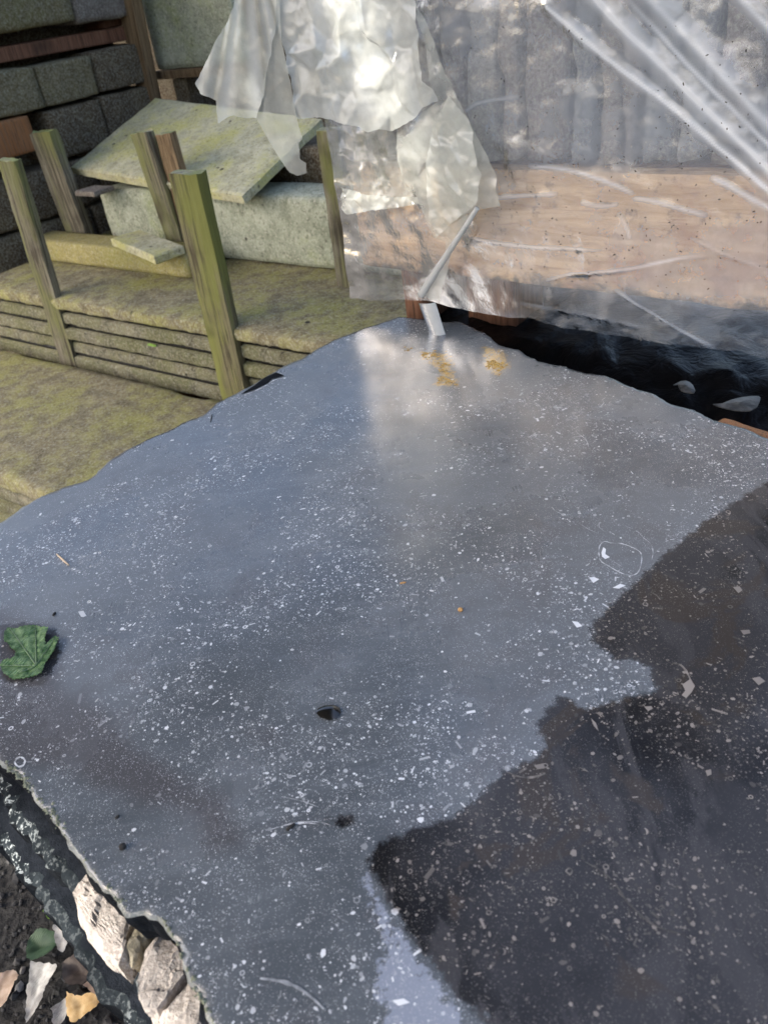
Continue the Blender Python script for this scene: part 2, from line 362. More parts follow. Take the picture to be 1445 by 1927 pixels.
M['leaf'] = leafmat('wet_green_leaf', (.055, .14, .030), (.20, .32, .12), .25, 130., bst=1.)
M['leaf_vein'] = leafmat('leaf_vein', (.10, .17, .07), (.14, .21, .10), .4)
M['leaf_dark'] = leafmat('dull_green_leaf', (.035, .075, .035), (.06, .11, .05), .5)
M['leaf_tan'] = leafmat('dry_tan_leaf', (.42, .30, .21), (.56, .43, .33), .7)
M['leaf_gold'] = leafmat('dry_gold_leaf', (.48, .30, .11), (.66, .48, .24), .6)
M['leaf_grey'] = leafmat('dry_grey_leaf', (.26, .25, .23), (.46, .45, .42), .6)
M['leaf_brown'] = leafmat('rotting_brown_leaf', (.06, .042, .032), (.12, .09, .07), .6)
M['sprout'] = leafmat('bright_green_sprout', (.18, .36, .04), (.28, .46, .08), .5)
M['stick'] = simple('pale_straw', (.50, .38, .25), (.62, .50, .38), 200.)
M['seed'] = simple('black_seed', (.010, .009, .008), (.03, .026, .022), 300.)
M['amber'] = simple('amber_bud', (.35, .17, .05), (.5, .30, .12), 300.)
M['flake'] = simple('pale_plastic_flake', (.025, .025, .025), (.11, .11, .105), 45., .4)
t = NT('standing_water'); M['water'] = t.done(t.pbsdf((.010, .009, .008), .03, .8))

# ------------------------------------------------------------------ the ground
gs = 60.; g = 40
verts = []; faces = []
xs = np.concatenate([[-gs, -20, -8], np.linspace(-4, 4, 41), [8, 20, gs]])
for yv in xs+2.:
    for xv in xs: verts.append((xv, yv, fbm((xv, yv, 0), 1.2, 3)*.012 if abs(xv) < 5 else 0))
tag(mesh('ground', verts, grid_faces(len(xs), len(xs)), M['soil'], smooth=True, origin=np.zeros(3)), 'dark gravelly ground of the stone yard', kind='structure')

# ------------------------------------------------------------------ the fossil slab in front
TOP = .85
slab_px = [(752, 596), (775, 599), (802, 600), (830, 606), (862, 605), (890, 618), (912, 628), (938, 651), (975, 659), (1008, 681), (1062, 690), (1100, 703), (1140, 708), (1165, 720), (1200, 735),
           (1228, 742), (1262, 762), (1305, 772), (1342, 791), (1400, 806), (1445, 826)]
edge_w = [onz(x, y, TOP)[:2] for x, y in slab_px]
edge_w += [np.array(p) for p in ((.72, .80), (.86, .60), (.80, .45), (.60, .30), (.42, .12), (.22, -.10), (.10, -.13), (-.02, .02), (-.13, .17))]
edge_w += [onz(x, y, TOP)[:2] for x, y in ((402, 1930), (372, 1862), (348, 1815), (338, 1775), (318, 1742), (300, 1722), (272, 1712), (240, 1716), (212, 1682), (182, 1650), (165, 1628), (138, 1590), (112, 1560), (88, 1528), (62, 1490), (30, 1452), (-5, 1428))]
edge_w += [np.array(p) for p in ((-.50, .61), (-.58, .68), (-.665, .78), (-.70, .88), (-.68, .98))]
edge_w += [onz(x, y, TOP)[:2] for x, y in ((-30, 1000), (0, 985), (42, 955), (80, 934), (120, 918), (165, 903), (185, 890), (205, 868), (248, 842), (290, 822), (330, 805), (352, 793), (385, 782), (408, 758), (430, 746), (470, 728), (505, 706), (538, 688), (570, 676), (600, 656), (640, 636), (690, 615), (720, 607))]
out = dense(edge_w, .0045)
for i, p in enumerate(out):
    k = noise.fractal(Vector((p[0]*60, p[1]*60, 3.)), 1., 2., 3)*.0026+noise.fractal(Vector((p[0]*14, p[1]*14, 1.)), 1., 2., 2)*.004
    c0 = np.array([.05, .8]); d = (p-c0)/np.linalg.norm(p-c0); out[i] = p+d*k
pts, tris = fill(out, .0068)
nb = len(out)
def onslab(px): return [tuple(onz(x, y, TOP)[:2]) for x, y in px]
WET = onslab([(1640, 860), (1445, 903), (1400, 930), (1320, 985), (1240, 1050), (1165, 1120), (1108, 1178), (1118, 1214), (1155, 1240), (1200, 1246), (1222, 1262), (1236, 1296), (1205, 1306), (1100, 1332), (1075, 1318), (1055, 1303), (1030, 1334), (1008, 1366), (1028, 1400), (1000, 1430), (942, 1450), (918, 1482), (880, 1515), (840, 1540), (765, 1560), (712, 1588), (688, 1622), (702, 1655), (726, 1700), (768, 1760), (822, 1832), (872, 1892), (935, 1940)])+[(.3, -.3), (1.1, .2), (1.1, .7)]
SKY_SHEEN = onslab([(688, 1640), (712, 1690), (732, 1730), (765, 1775), (815, 1845), (862, 1905), (890, 1960), (720, 1965), (735, 1900), (700, 1850), (722, 1800), (735, 1770), (700, 1700)])  # outline of the painted sky reflection beside the wet area
DAMP = onslab([(-200, 1130), (40, 1150), (105, 1170), (128, 1225), (118, 1290), (200, 1330), (262, 1430), (330, 1480), (420, 1510), (440, 1580), (400, 1600), (350, 1520), (250, 1480), (120, 1440), (0, 1400), (-200, 1350)])
LEAFWET = onslab([(-10, 1170), (60, 1165), (118, 1185), (124, 1230), (100, 1275), (30, 1292), (-10, 1285)])
PIT2 = onslab([(596, 1538), (640, 1530), (676, 1532), (672, 1548), (650, 1562), (612, 1552)])
OCH1 = onslab([(793, 662), (846, 667), (850, 695), (862, 726), (818, 724), (832, 698), (790, 674)])
OCH2 = onslab([(908, 650), (948, 662), (958, 690), (938, 706), (915, 692)])
def slab_attrs(P):
    w = np.minimum(sdist(P, WET), np.minimum(sdist(P, PIT2)+.002, sdist(P, LEAFWET)+.006))
    return dict(ochre=np.minimum(sdist(P, OCH1), sdist(P, OCH2)), wet=w, damp=sdist(P, DAMP), sky_sheen=sdist(P, SKY_SHEEN))
tz = np.array([TOP+noise.fractal(Vector((p[0]*5, p[1]*5, 0)), 1., 2., 3)*.0012 for p in pts])
V = [np.array([p[0], p[1], z]) for p, z in zip(pts, tz)]
Fc = list(tris); Fm = [0]*len(tris)
# hewn sides: rim, then rough rows
ctr = np.array([.05, .8]); rows = [(-.0035, .0045), (-.010, .004), (-.022, .000), (-.036, .003), (-.05, -.004)]
prev = list(range(nb)); TH = .05
area2 = sum(out[i][0]*out[(i+1) % nb][1]-out[(i+1) % nb][0]*out[i][1] for i in range(nb))
nrm = []
for i in range(nb):
    tg = out[(i+2) % nb]-out[i-2]; nv = np.array([tg[1], -tg[0]])*(1 if area2 > 0 else -1); nrm.append(nv/np.linalg.norm(nv))
for ri, (dz, of) in enumerate(rows):
    cur = []
    for i in range(nb):
        p = out[i]; q = noise.fractal(Vector((p[0]*38, p[1]*38, dz*55)), 1., 2., 3)
        o_ = of*.6+q*(.0030 if ri < 2 else .0055)
        V.append(np.array([*(p+nrm[i]*o_), TOP+dz+q*.002*(ri < 3)])); cur.append(len(V)-1)
    for i in range(nb):
        j = (i+1) % nb; f = (prev[i], cur[i], cur[j], prev[j]); Fc.append(f if area2 > 0 else f[::-1]); Fm.append(1 if ri == 0 else 2)
    prev = cur
Fc.append(tuple(prev)[::-1] if area2 > 0 else tuple(prev)); Fm.append(2)
V = np.array(V)
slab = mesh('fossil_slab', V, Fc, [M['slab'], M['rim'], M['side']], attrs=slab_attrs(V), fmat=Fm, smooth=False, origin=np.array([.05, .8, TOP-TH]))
for p_ in slab.data.polygons:
    if p_.material_index == 0: p_.use_smooth = True
tag(slab, 'large dark grey fossil limestone slab with chipped edges and a wet right half', 'stone slab')

# fossil flecks: thousands of tiny inlaid shells, crinoid discs and bars
fv, ff, fb = [], [], []
vis = onslab([(-30, 980), (740, 600), (880, 600), (1500, 840), (1480, 1960), (400, 1960), (-30, 1420)])
def add_poly(c, pl, b, z=TOP+.0013):
    i0 = len(fv); 
    for x, y in pl: fv.append((c[0]+x, c[1]+y, z)); fb.append(b)
    ff.append(tuple(range(i0, i0+len(pl))))
def rz(c): return TOP+noise.fractal(Vector((c[0]*5, c[1]*5, 0)), 1., 2., 3)*.0012+.0003
n_f = 24000
cand = np.column_stack([RNG.uniform(-.7, .9, 130000), RNG.uniform(.1, 1.7, 130000)])
cand = cand[(sdist(cand, out) < -.006) & (sdist(cand, vis) < .02)]
dens = np.array([noise.fractal(Vector((p[0]*7+3, p[1]*7, 2.)), 1., 2., 3) for p in cand])
cand = cand[(RNG.random(len(cand)) < np.clip(.42+dens*1.3+.5*np.array([noise.noise(Vector((p[0]*38, p[1]*38, 6.))) for p in cand]), .06, 1.))][:n_f]
for c in cand:
    k = random.random(); r = min(.0036, .00066*math.exp(abs(random.gauss(0, .60)))); b = .10+.85*random.random()**1.4; a0 = random.uniform(0, 6.28); z = rz(c)
    if k < .84:
        n = random.randint(5, 7); el = random.uniform(.45, 1.)
        pl = []
        for i in range(n):
            th = 6.283*i/n; q = r*random.uniform(.75, 1.2); x, y = q*math.cos(th), q*el*math.sin(th)
            pl.append((x*math.cos(a0)-y*math.sin(a0), x*math.sin(a0)+y*math.cos(a0)))
        add_poly(c, pl, b, z)
    elif k < .92:
        L = r*random.uniform(1.2, 2.3); w = r*random.uniform(.35, .7)
        pl = [(-L, -w), (L, -w*random.uniform(.4, 1)), (L*.95, w), (-L, w*random.uniform(.4, 1))]
        add_poly(c, [(x*math.cos(a0)-y*math.sin(a0), x*math.sin(a0)+y*math.cos(a0)) for x, y in pl], b, z)
    else:
        R_ = min(.0034, r*random.uniform(1.0, 1.7)); w = R_*random.uniform(.35, .55); n = 9; full = random.random() < .5; sp = 6.283 if full else random.uniform(1.8, 3.6); i0 = len(fv)
        m = n if full else n-1
        for i in range(n):
            th = a0+sp*i/(n if full else n-1); wi = w*(1 if full else .25+math.sin(math.pi*i/(n-1)))
            for q in (R_, R_-min(wi, R_*.8)): fv.append((c[0]+q*math.cos(th), c[1]+q*math.sin(th), z)); fb.append(b)
        for i in range(m):
            j = (i+1) % n; ff.append((i0+2*i+1, i0+2*i, i0+2*j, i0+2*j+1))
fv = np.array(fv); at = slab_attrs(fv); at['bright'] = fb
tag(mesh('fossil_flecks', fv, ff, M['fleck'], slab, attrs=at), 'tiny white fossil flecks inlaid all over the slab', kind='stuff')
# larger fossils, each its own inlay
def inlay(name, px_pts, w, b=.9, closed=False, sub=2):
    p = np.array([onz(x, y, TOP)[:2] for x, y in px_pts])
    if closed: p = np.vstack([p, p[:1]])
    p = smooth_line(p, .002, sub); vs = []; n = len(p)
    for i in range(n):
        tg = p[min(i+1, n-1)]-p[max(i-1, 0)]; tg /= np.linalg.norm(tg)+1e-9; nv = np.array([-tg[1], tg[0]])
        wi = w*(.30+.75*abs(noise.noise(Vector((p[i][0]*150, p[i][1]*150, 0)))))*(1 if closed else .35+.65*math.sin(math.pi*(i+.5)/n))
        for s in (1, -1): vs.append((*(p[i]+nv*wi*s), rz(p[i])+.0004))
    vs = np.array(vs); at = slab_attrs(vs); at['bright'] = np.array([max(0., b*(.62+.9*noise.fractal(Vector((q[0]*120, q[1]*120, 5.)), 1., 2., 3))) for q in vs])
    return mesh(name, vs, [(2*i, 2*i+1, 2*i+3, 2*i+2) for i in range(n-1)], M['fleck'], slab, attrs=at)
def blob(name, px_pts, b=.95):
    p = np.array([onz(x, y, TOP)[:2] for x, y in px_pts]); vs = np.array([(*q, rz(q)+.0005) for q in p])
    at = slab_attrs(vs); at['bright'] = np.full(len(vs), b)
    return mesh(name, vs, [tuple(range(len(vs)))], M['fleck'], slab, attrs=at)
def c8(l): return [(900+x/2.651, 900+y/2.651) for x, y in l]
inlay('shell_outline', c8([(600, 380), (600, 340), (625, 312), (660, 325), (720, 325), (800, 360), (815, 385), (810, 440), (790, 480), (750, 487), (700, 470), (650, 440), (605, 415)]), .0014, .85, True)
inlay('shell_arc', c8([(735, 240), (790, 260), (825, 300), (860, 325), (872, 370), (862, 410)]), .0012, .7)
inlay('shell_arc', c8([(590, 240), (600, 225), (610, 218), (595, 240), (620, 262), (640, 270)]), .0008, .6)
inlay('shell_arc', c8([(500, 225), (530, 245), (560, 262), (600, 278)]), .0008, .55)
inlay('shell_arc', c8([(985, 292), (1000, 270), (1030, 266)]), .0010, .8)
inlay('shell_arc', c8([(365, 145), (385, 170), (428, 182)]), .0011, .75)
inlay('shell_arc', c8([(360, 625), (395, 615), (425, 628)]), .0018, .6)
inlay('shell_arc', c8([(640, 395), (670, 415), (720, 445)]), .0009, .65)
inlay('shell_arc', c8([(965, 925), (1010, 930), (1042, 975), (1056, 1010)]), .0030, .9)
inlay('shell_arc', c8([(150, 1470), (200, 1492), (260, 1498), (330, 1478)]), .0024, .6)
inlay('shell_arc', c8([(480, 1440), (515, 1448), (550, 1468)]), .0014, .6)
inlay('shell_arc', c8([(860, 570), (885, 580), (905, 605)]), .0022, .6)
inlay('shell_arc', [(510, 1562), (545, 1551), (580, 1549), (600, 1552)], .0016, .8)
inlay('shell_arc', [(560, 1548), (600, 1546), (640, 1560)], .0012, .6)
inlay('shell_arc', [(530, 1500), (570, 1508), (600, 1520)], .0009, .6)
inlay('shell_arc', [(1085, 815), (1103, 828), (1107, 842)], .0016, .7)
inlay('shell_arc', [(490, 735), (520, 752), (560, 770), (585, 800)], .0008, .6)
inlay('shell_arc', [(490, 1842), (540, 1848), (580, 1870), (610, 1900)], .0028, .4)
inlay('shell_arc', [(1100, 1622), (1150, 1650), (1180, 1700), (1230, 1745), (1290, 1760)], .0022, .25)
inlay('crinoid_ring', [(28, 1434), (33, 1425), (44, 1425), (49, 1433), (44, 1442), (33, 1443)], .0021, 1., True)
inlay('crinoid_ring', [(745, 855), (750, 851), (756, 855), (751, 860)], .0009, .8, True)
inlay('crinoid_ring', [(1064, 1640), (1070, 1633), (1078, 1638), (1072, 1648)], .0014, .7, True)
blob('shell_fragment', c8([(612, 372), (622, 345), (635, 355), (632, 380), (655, 395), (632, 405), (615, 392)]))
blob('shell_fragment', c8([(1015, 1032), (1056, 1003), (1078, 1040), (1062, 1070), (1035, 1100), (1012, 1085), (1030, 1062)]), .9)
blob('shell_fragment', c8([(550, 498), (575, 495), (602, 506), (572, 525)]))
blob('shell_fragment', c8([(668, 548), (705, 528), (735, 535), (700, 552)]))
blob('shell_fragment', c8([(465, 715), (495, 718), (518, 740), (490, 748)]))
blob('shell_fragment', c8([(1268, 545), (1300, 540), (1315, 560), (1295, 575)]), .7)
blob('shell_fragment', c8([(560, 1200), (585, 1225), (598, 1265), (575, 1240)]), .8)
blob('shell_fragment', c8([(825, 1142), (862, 1140), (868, 1152), (845, 1165)]), .85)
blob('shell_fragment', c8([(1362, 1000), (1400, 992), (1428, 1015), (1395, 1035)]), .75)
blob('shell_fragment', c8([(1130, 1462), (1158, 1455), (1160, 1480), (1140, 1490)]), .75)
blob('shell_fragment', c8([(1305, 760), (1350, 758), (1355, 775), (1320, 782)]), .6)
blob('shell_fragment', c8([(275, 1435), (325, 1425), (330, 1450), (295, 1455)]), .6)
blob('shell_fragment', [(738, 1884), (760, 1880), (772, 1888), (750, 1894)], 1.)
blob('shell_fragment', [(148, 1152), (158, 1150), (164, 1160), (154, 1162)], .6)
# a chipped scoop in the left edge: pale lip along the break and a dark hollow
def patch(name, px_pts, z, mat, parent=None):
    p = np.array([onz(x, y, TOP)[:2] for x, y in px_pts]); return mesh(name, np.array([(*q, z) for q in p]), [tuple(range(len(p)))], mat, parent)
patch('edge_chip', [(452, 744), (480, 726), (498, 712), (520, 702), (536, 708), (512, 714), (505, 722), (480, 734)], TOP+.0017, M['side'], slab)
inlay('chip_lip', [(455, 745), (482, 736), (505, 724), (516, 715), (537, 711)], .0035, 1.)
# yellow mineral crust near the apex
lv, lf = [], []
for cx, cy, sx, sy, n in ((812, 668, 22, 8, 36), (832, 690, 14, 12, 26), (838, 716, 20, 7, 30), (936, 688, 16, 9, 50), (922, 682, 10, 6, 18), (765, 660, 16, 8, 8)):
    for _ in range(n):
        c = onz(random.gauss(cx, sx*.55), random.gauss(cy, sy*.55), TOP)[:2]; r = random.uniform(.0008, .0046); i0 = len(lv); m = 6; h = random.uniform(.0005, .0018); a0 = random.uniform(0, 6)
        for i in range(m): th = 6.283*i/m+a0; q = r*random.uniform(.6, 1.2); lv.append((c[0]+q*math.cos(th), c[1]+q*.7*math.sin(th), rz(c)+.0003))
        lv.append((c[0], c[1], rz(c)+h))
        lf += [(i0+i, i0+(i+1) % m, i0+m) for i in range(m)]
tag(mesh('yellow_crust', lv, lf, M['lichen'], slab), 'flaky yellow ochre crust near the far corner', kind='stuff')
# moss tufts along the lower left edge
lv, lf = [], []
for (ax_, ay), (bx_, by), n in (((5, 1432), (60, 1488), 40), ((60, 1488), (165, 1628), 22), ((165, 1630), (240, 1712), 26), ((300, 1722), (400, 1925), 26), ((90, 1520), (110, 1550), 26)):
    for _ in range(n):
        u = random.random(); c = onz(ax_+(bx_-ax_)*u+random.gauss(3, 4), ay+(by-ay)*u+random.gauss(-2, 4), TOP); r = random.uniform(.0008, .0028); i0 = len(lv)
        for i in range(5): th = 6.283*i/5; q = r*random.uniform(.7, 1.3); lv.append((c[0]+q*math.cos(th), c[1]+q*math.sin(th), TOP-.001))
        lv.append((c[0], c[1], TOP+r*random.uniform(.5, 1.1))); lf += [(i0+i, i0+(i+1) % 5, i0+5) for i in range(5)]
tag(mesh('edge_moss', lv, lf, M['mossbit'], slab), 'pale green moss crumbs along the near left edge', kind='stuff')
# water-filled pit
pp = [(594, 1342), (600, 1334), (612, 1329), (628, 1328), (640, 1334), (642, 1344), (634, 1354), (620, 1357), (604, 1352)]
p = np.array([onz(x, y, TOP)[:2] for x, y in pp]); cen = p.mean(0); vs = []
for k, (s, h) in enumerate(((1, .0016), (.8, .0030), (.45, .0038))):
    for q in p: vs.append((*(cen+(q-cen)*s), TOP+h))
vs.append((*cen, TOP+.0040)); m = len(p)
fs = grid_faces(m, 3, True)+[(2*m+i, 2*m+(i+1) % m, 3*m) for i in range(m)]
tag(mesh('water_drop', vs, fs, M['water'], smooth=True), 'single dark glossy water drop in the middle of the slab', 'water drop')

# things lying on the slab
def leaf_mesh(name, poly2, mat, zf, parent=None, step=.006, thick=.0008):
    pts, tr = fill(dense(poly2, step*.8), step)
    top = [(p[0], p[1], zf(p)) for p in pts]; n = len(top)
    vs = top+[(p[0], p[1], zf(p)-thick) for p in pts]
    return mesh(name, vs, list(tr)+[tuple(i+n for i in f[::-1]) for f in tr], mat, parent, smooth=True)
lc = [(45, 1330), (75, 1290), (150, 1305), (200, 1290), (310, 1265), (360, 1290), (425, 1300), (410, 1340), (395, 1400), (400, 1440), (440, 1400), (480, 1365), (515, 1380), (495, 1440), (480, 1490), (430, 1560), (395, 1620), (370, 1690), (310, 1720), (220, 1735), (130, 1745), (90, 1720), (40, 1690), (5, 1610), (40, 1575), (100, 1570), (140, 1550), (150, 1500), (110, 1480), (75, 1430), (45, 1420)]
lp = np.array([onz(x/4.587, 900+y/4.587, TOP+.004)[:2] for x, y in lc]); lcen = lp.mean(0)
lp = dense(lp, .0018); lp = np.array([q+(q-lcen)/np.linalg.norm(q-lcen)*.0009*math.sin(i*2.1)*1.2 for i, q in enumerate(lp)])
base = np.array(onz(330/4.587, 900+1640/4.587, TOP)[:2])
veins = [np.array(onz(x/4.587, 900+y/4.587, TOP)[:2]) for x, y in ((90, 1300), (320, 1275), (500, 1385), (20, 1640), (120, 1735))]
def vein_d(p):
    d = 1.
    for q in veins:
        ab = q-base; u = np.clip((p-base)@ab/(ab@ab), 0, 1); d = min(d, np.linalg.norm(p-base-ab*u))
    return d
def leaf_z(p):
    p = np.asarray(p); d = vein_d(p)
    return TOP+.0045+min(d, .012)*.22+noise.fractal(Vector((p[0]*110, p[1]*110, 1)), 1., 2., 3)*.0012
leaf = leaf_mesh('fallen_leaf', lp, M['leaf'], leaf_z, step=.0024)
tag(leaf, 'wet green lobed leaf lying on the left edge of the slab', 'leaf')
for q in veins:
    u = np.linspace(0, .93, 14); pth = [(*(base+(q-base)*k), leaf_z(base+(q-base)*k)+.0006) for k in u]
    v_, f_ = tube(pth, [.0011*(1-.7*k) for k in u], 5); mesh('vein', v_, f_, M['leaf_vein'], leaf, smooth=True)
def lying(name, a, b, r, mat, label, cat, z=TOP, n=7, bend=.0):
    A = onz(*a, z); B = onz(*b, z); pth = [A+(B-A)*k+np.array([0, 0, z+r*.9-A[2]])+np.array([0, 0, bend*math.sin(3.14*k)]) for k in np.linspace(0, 1, 7)]
    v_, f_ = tube(pth, [r*(.45+.55*math.sin(.35+2.5*k)) for k in np.linspace(0, 1, 7)], n)
    return tag(mesh(name, v_, f_, mat, smooth=True), label, cat)
lying('straw', (108, 1044), (131, 1065), .0016, M['stick'], 'short pale straw lying on the upper left of the slab', 'straw')
lying('seed', (227, 1600), (239, 1593), .0034, M['seed'], 'largest black seed near the lower left slab edge', 'seed')
lying('seed', (218, 1542), (226, 1536), .0016, M['seed'], 'smaller black seed just above the largest black seed', 'seed')
lying('seed', (540, 1564), (556, 1552), .0020, M['seed'], 'dark seed husk on the white shell streak at lower centre', 'seed')
lying('seed', (101, 1160), (106, 1154), .0018, M['seed'], 'tiny dark seed just above the green leaf', 'seed')
lying('bud', (862, 1150), (871, 1150), .0030, M['amber'], 'small amber bud right of the slab centre', 'bud')
lying('bud', (753, 1099), (764, 1097), .0014, M['amber'], 'tiny orange bud scale at the slab centre', 'bud')
lying('twig', (397, 795), (400, 780), .0010, M['seed'], 'tiny black twig near the far left slab edge', 'twig')

# ------------------------------------------------------------------ slabs stacked beneath
def under_slab(off_fn, z1, th, label, mats, seed, name='stone_slab', edges=None):
    o2 = dense(edges, .007); n = len(o2)
    a2 = sum(o2[i][0]*o2[(i+1) % n][1]-o2[(i+1) % n][0]*o2[i][1] for i in range(n)); sg = 1 if a2 > 0 else -1
    for i, p in enumerate(o2.copy()):
        tg = o2[(i+1) % n]-o2[i-1]; nv = np.array([tg[1], -tg[0]])*sg/(np.linalg.norm(tg)+1e-9)
        o2[i] = p+nv*(noise.fractal(Vector((p[0]*45+seed, p[1]*45, 3.)), 1., 2., 3)*.006+(noise.cell(Vector((p[0]*70+seed, p[1]*70, 1.)))-.5)*.004)
    vs = []; fs = []; fm = []
    for ri, (ins, dz) in enumerate(((.010, 0), (.006, -.001), (.001, -.005), (-.002, -.011), (.002, -th))):
        for i, p in enumerate(o2):
            tg = o2[(i+2) % n]-o2[i-2]; nv = np.array([tg[1], -tg[0]])*sg/(np.linalg.norm(tg)+1e-9)
            q = noise.fractal(Vector((p[0]*50+seed, p[1]*50, dz*60)), 1., 2., 3)
            vs.append((*(p-nv*(ins+q*.003*(ri > 0))), z1+dz+q*.002*(ri > 0)))
    for r in range(4):
        for i in range(n):
            f = (r*n+i, (r+1)*n+i, (r+1)*n+(i+1) % n, r*n+(i+1) % n); fs.append(f if sg > 0 else f[::-1]); fm.append(1 if r in (0, 1, 2) else 2)
    fs.append(tuple(range(n)) if sg > 0 else tuple(range(n))[::-1]); fm.append(0)
    b = tuple(range(4*n, 5*n)); fs.append(b[::-1] if sg > 0 else b); fm.append(2)
    o = mesh(name, vs, fs, mats, fmat=fm); return tag(o, label, 'stone slab', 'dark slabs stacked below the fossil slab')
Z2, Z3 = .742, .672
e2_ = [onz(x, y, Z2)[:2] for x, y in ((-30, 1440), (0, 1500), (20, 1545), (48, 1570), (88, 1628), (120, 1655), (150, 1700), (210, 1790), (300, 1927))]
far = [(-.02, -.05), (.12, -.08), (.70, .55), (.45, 1.05), (.10, 1.50), (-.20, 1.36), (-.58, .98)]
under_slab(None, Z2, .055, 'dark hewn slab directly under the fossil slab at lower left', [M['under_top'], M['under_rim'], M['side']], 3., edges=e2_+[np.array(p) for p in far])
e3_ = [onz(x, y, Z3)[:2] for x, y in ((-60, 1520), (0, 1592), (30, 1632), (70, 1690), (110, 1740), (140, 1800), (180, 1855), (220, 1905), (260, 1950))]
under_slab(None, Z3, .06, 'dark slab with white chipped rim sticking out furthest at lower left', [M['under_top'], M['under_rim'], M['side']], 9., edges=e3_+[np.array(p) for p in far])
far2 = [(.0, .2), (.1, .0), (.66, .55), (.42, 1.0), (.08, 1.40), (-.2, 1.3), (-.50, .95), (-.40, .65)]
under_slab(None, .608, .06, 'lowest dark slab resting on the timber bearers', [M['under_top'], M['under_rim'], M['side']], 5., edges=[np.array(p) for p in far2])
for k, (a, b, lab) in enumerate((((-.30, .72), (-.02, .32), 'near red-brown timber bearer under the dark slabs'), ((.02, 1.2), (.40, .76), 'far timber bearer under the dark slabs'))):
    A = np.array([*a, 0]); B = np.array([*b, 0]); dd = (B-A)/np.linalg.norm(B-A); c = (A+B)/2
    v_, f_ = rbox(np.array([c[0], c[1], .272]), (dd, np.cross(Z, dd), Z), (np.linalg.norm(B-A)/2+.1, .07, .2715), (8, 3, 4), .006, .002)
    tag(mesh('timber_bearer', v_, f_, M['wood_red']), lab, 'timber', 'timber bearers under the slabs')
# broken stone under the slab's lower left edge
def rock(name, px_poly, z0, z1, mat, label, seed, inset=.012, back=.02):
    p = np.array([onz(x, y, z1)[:2] for x, y in px_poly]); cen = p.mean(0); bm = bmesh.new(); rs = random.Random(seed)
    for q in p:
        d = (q-cen)/(np.linalg.norm(q-cen)+1e-9)
        bm.verts.new((*(q-d*rs.uniform(0, inset)), z1-rs.uniform(0, .010))); bm.verts.new((*(q+d*rs.uniform(-.004, .004)), z0+(z1-z0)*rs.uniform(.25, .7))); bm.verts.new((*(q-d*rs.uniform(0, inset)), z0))
    h = bmesh.ops.convex_hull(bm, input=bm.verts[:]); bmesh.ops.delete(bm, geom=list({g_ for g_ in h['geom_interior'] if isinstance(g_, bmesh.types.BMVert)}), context='VERTS')
    bmesh.ops.triangulate(bm, faces=bm.faces[:])
    for _ in range(4):
        el = [e for e in bm.edges if e.calc_length() > .0055]
        if el: bmesh.ops.subdivide_edges(bm, edges=el, cuts=1, use_grid_fill=True); bmesh.ops.triangulate(bm, faces=bm.faces[:])
    bmesh.ops.recalc_face_normals(bm, faces=bm.faces); bm.normal_update()
    mv = []
    for v in bm.verts:
        q = v.co; n_ = noise.fractal(Vector((q.x*34+seed, q.y*34, q.z*34)), 1., 2., 4)*.0022+(noise.cell(Vector((q.x*60+seed, q.y*60, q.z*50)))-.5)*.0016+noise.noise(q*400)*.0006
        mv.append((v, v.normal*n_))
    for v, d in mv:
        v.co += d
        if v.co.z > z1: v.co.z = z1
    vs = np.array([v.co[:] for v in bm.verts]); bm.verts.index_update(); fs = [tuple(v.index for v in f.verts) for f in bm.faces]; bm.free()
    return tag(mesh(name, vs, fs, mat), label, 'stone', 'broken stones wedged under the fossil slab')
zt = TOP-TH-.004
rock('broken_stone', [(162, 1622), (124, 1668), (138, 1722), (182, 1778), (220, 1812), (236, 1796), (226, 1744), (250, 1708), (215, 1655)], Z2+.004, zt, M['rubble'], 'long pink-grey broken stone, uppermost under the slab edge', 1.)
rock('broken_stone', [(258, 1716), (238, 1746), (232, 1786), (242, 1800), (256, 1768), (284, 1728)], zt-.035, zt+.002, M['rubble_y'], 'small yellowish wedge of stone between two broken stones', 4., .006)
rock('broken_stone', [(302, 1736), (268, 1775), (254, 1808), (250, 1850), (266, 1905), (292, 1912), (322, 1850), (352, 1812), (345, 1765)], Z2+.004, zt+.001, M['rubble'], 'big rounded pinkish broken stone below the yellowish wedge', 8.)
rock('broken_stone', [(352, 1822), (310, 1880), (285, 1915), (290, 1960), (345, 1960), (392, 1925), (378, 1870)], Z2+.004, zt, M['rubble'], 'pale broken stone at the bottom edge under the slab', 12.)

# ------------------------------------------------------------------ mossy slab stacks behind
AX = (D, -N, Z)
def ybox(name, a0, a1, b0, b1, z0, z1, mat, label=None, cat=None, group=None, parent=None, seg=(14, 6, 3), r=.012, amp=.004, scale=7., chip=0., turn=0.):
    c = yard((a0+a1)/2, (b0+b1)/2, (z0+z1)/2); ax = AX
    if turn:
        ct, sn = math.cos(turn), math.sin(turn); ax = (D*ct-N*sn, -N*ct-D*sn, Z)
    v_, f_ = rbox(c, ax, ((a1-a0)/2, (b1-b0)/2, (z1-z0)/2), seg, r, amp, scale, seed=a0*3+z0*7, chip=chip)
    return tag(mesh(name, v_, f_, mat, parent, smooth=True), label, cat, group)
G1 = 'mossy slabs stacked behind the stakes'
mz = [(.638, .686, 'broad top mossy slab of the stack behind the stakes', -.010), (.580, .622, 'second slab from the top of the stack behind the stakes', .004), (.522, .564, 'third slab from the top of the stack behind the stakes', -.002), (.464, .506, 'fourth slab from the top of the stack behind the stakes', .012), (.402, .452, 'lowest slab of the stack behind the stakes', .0)]
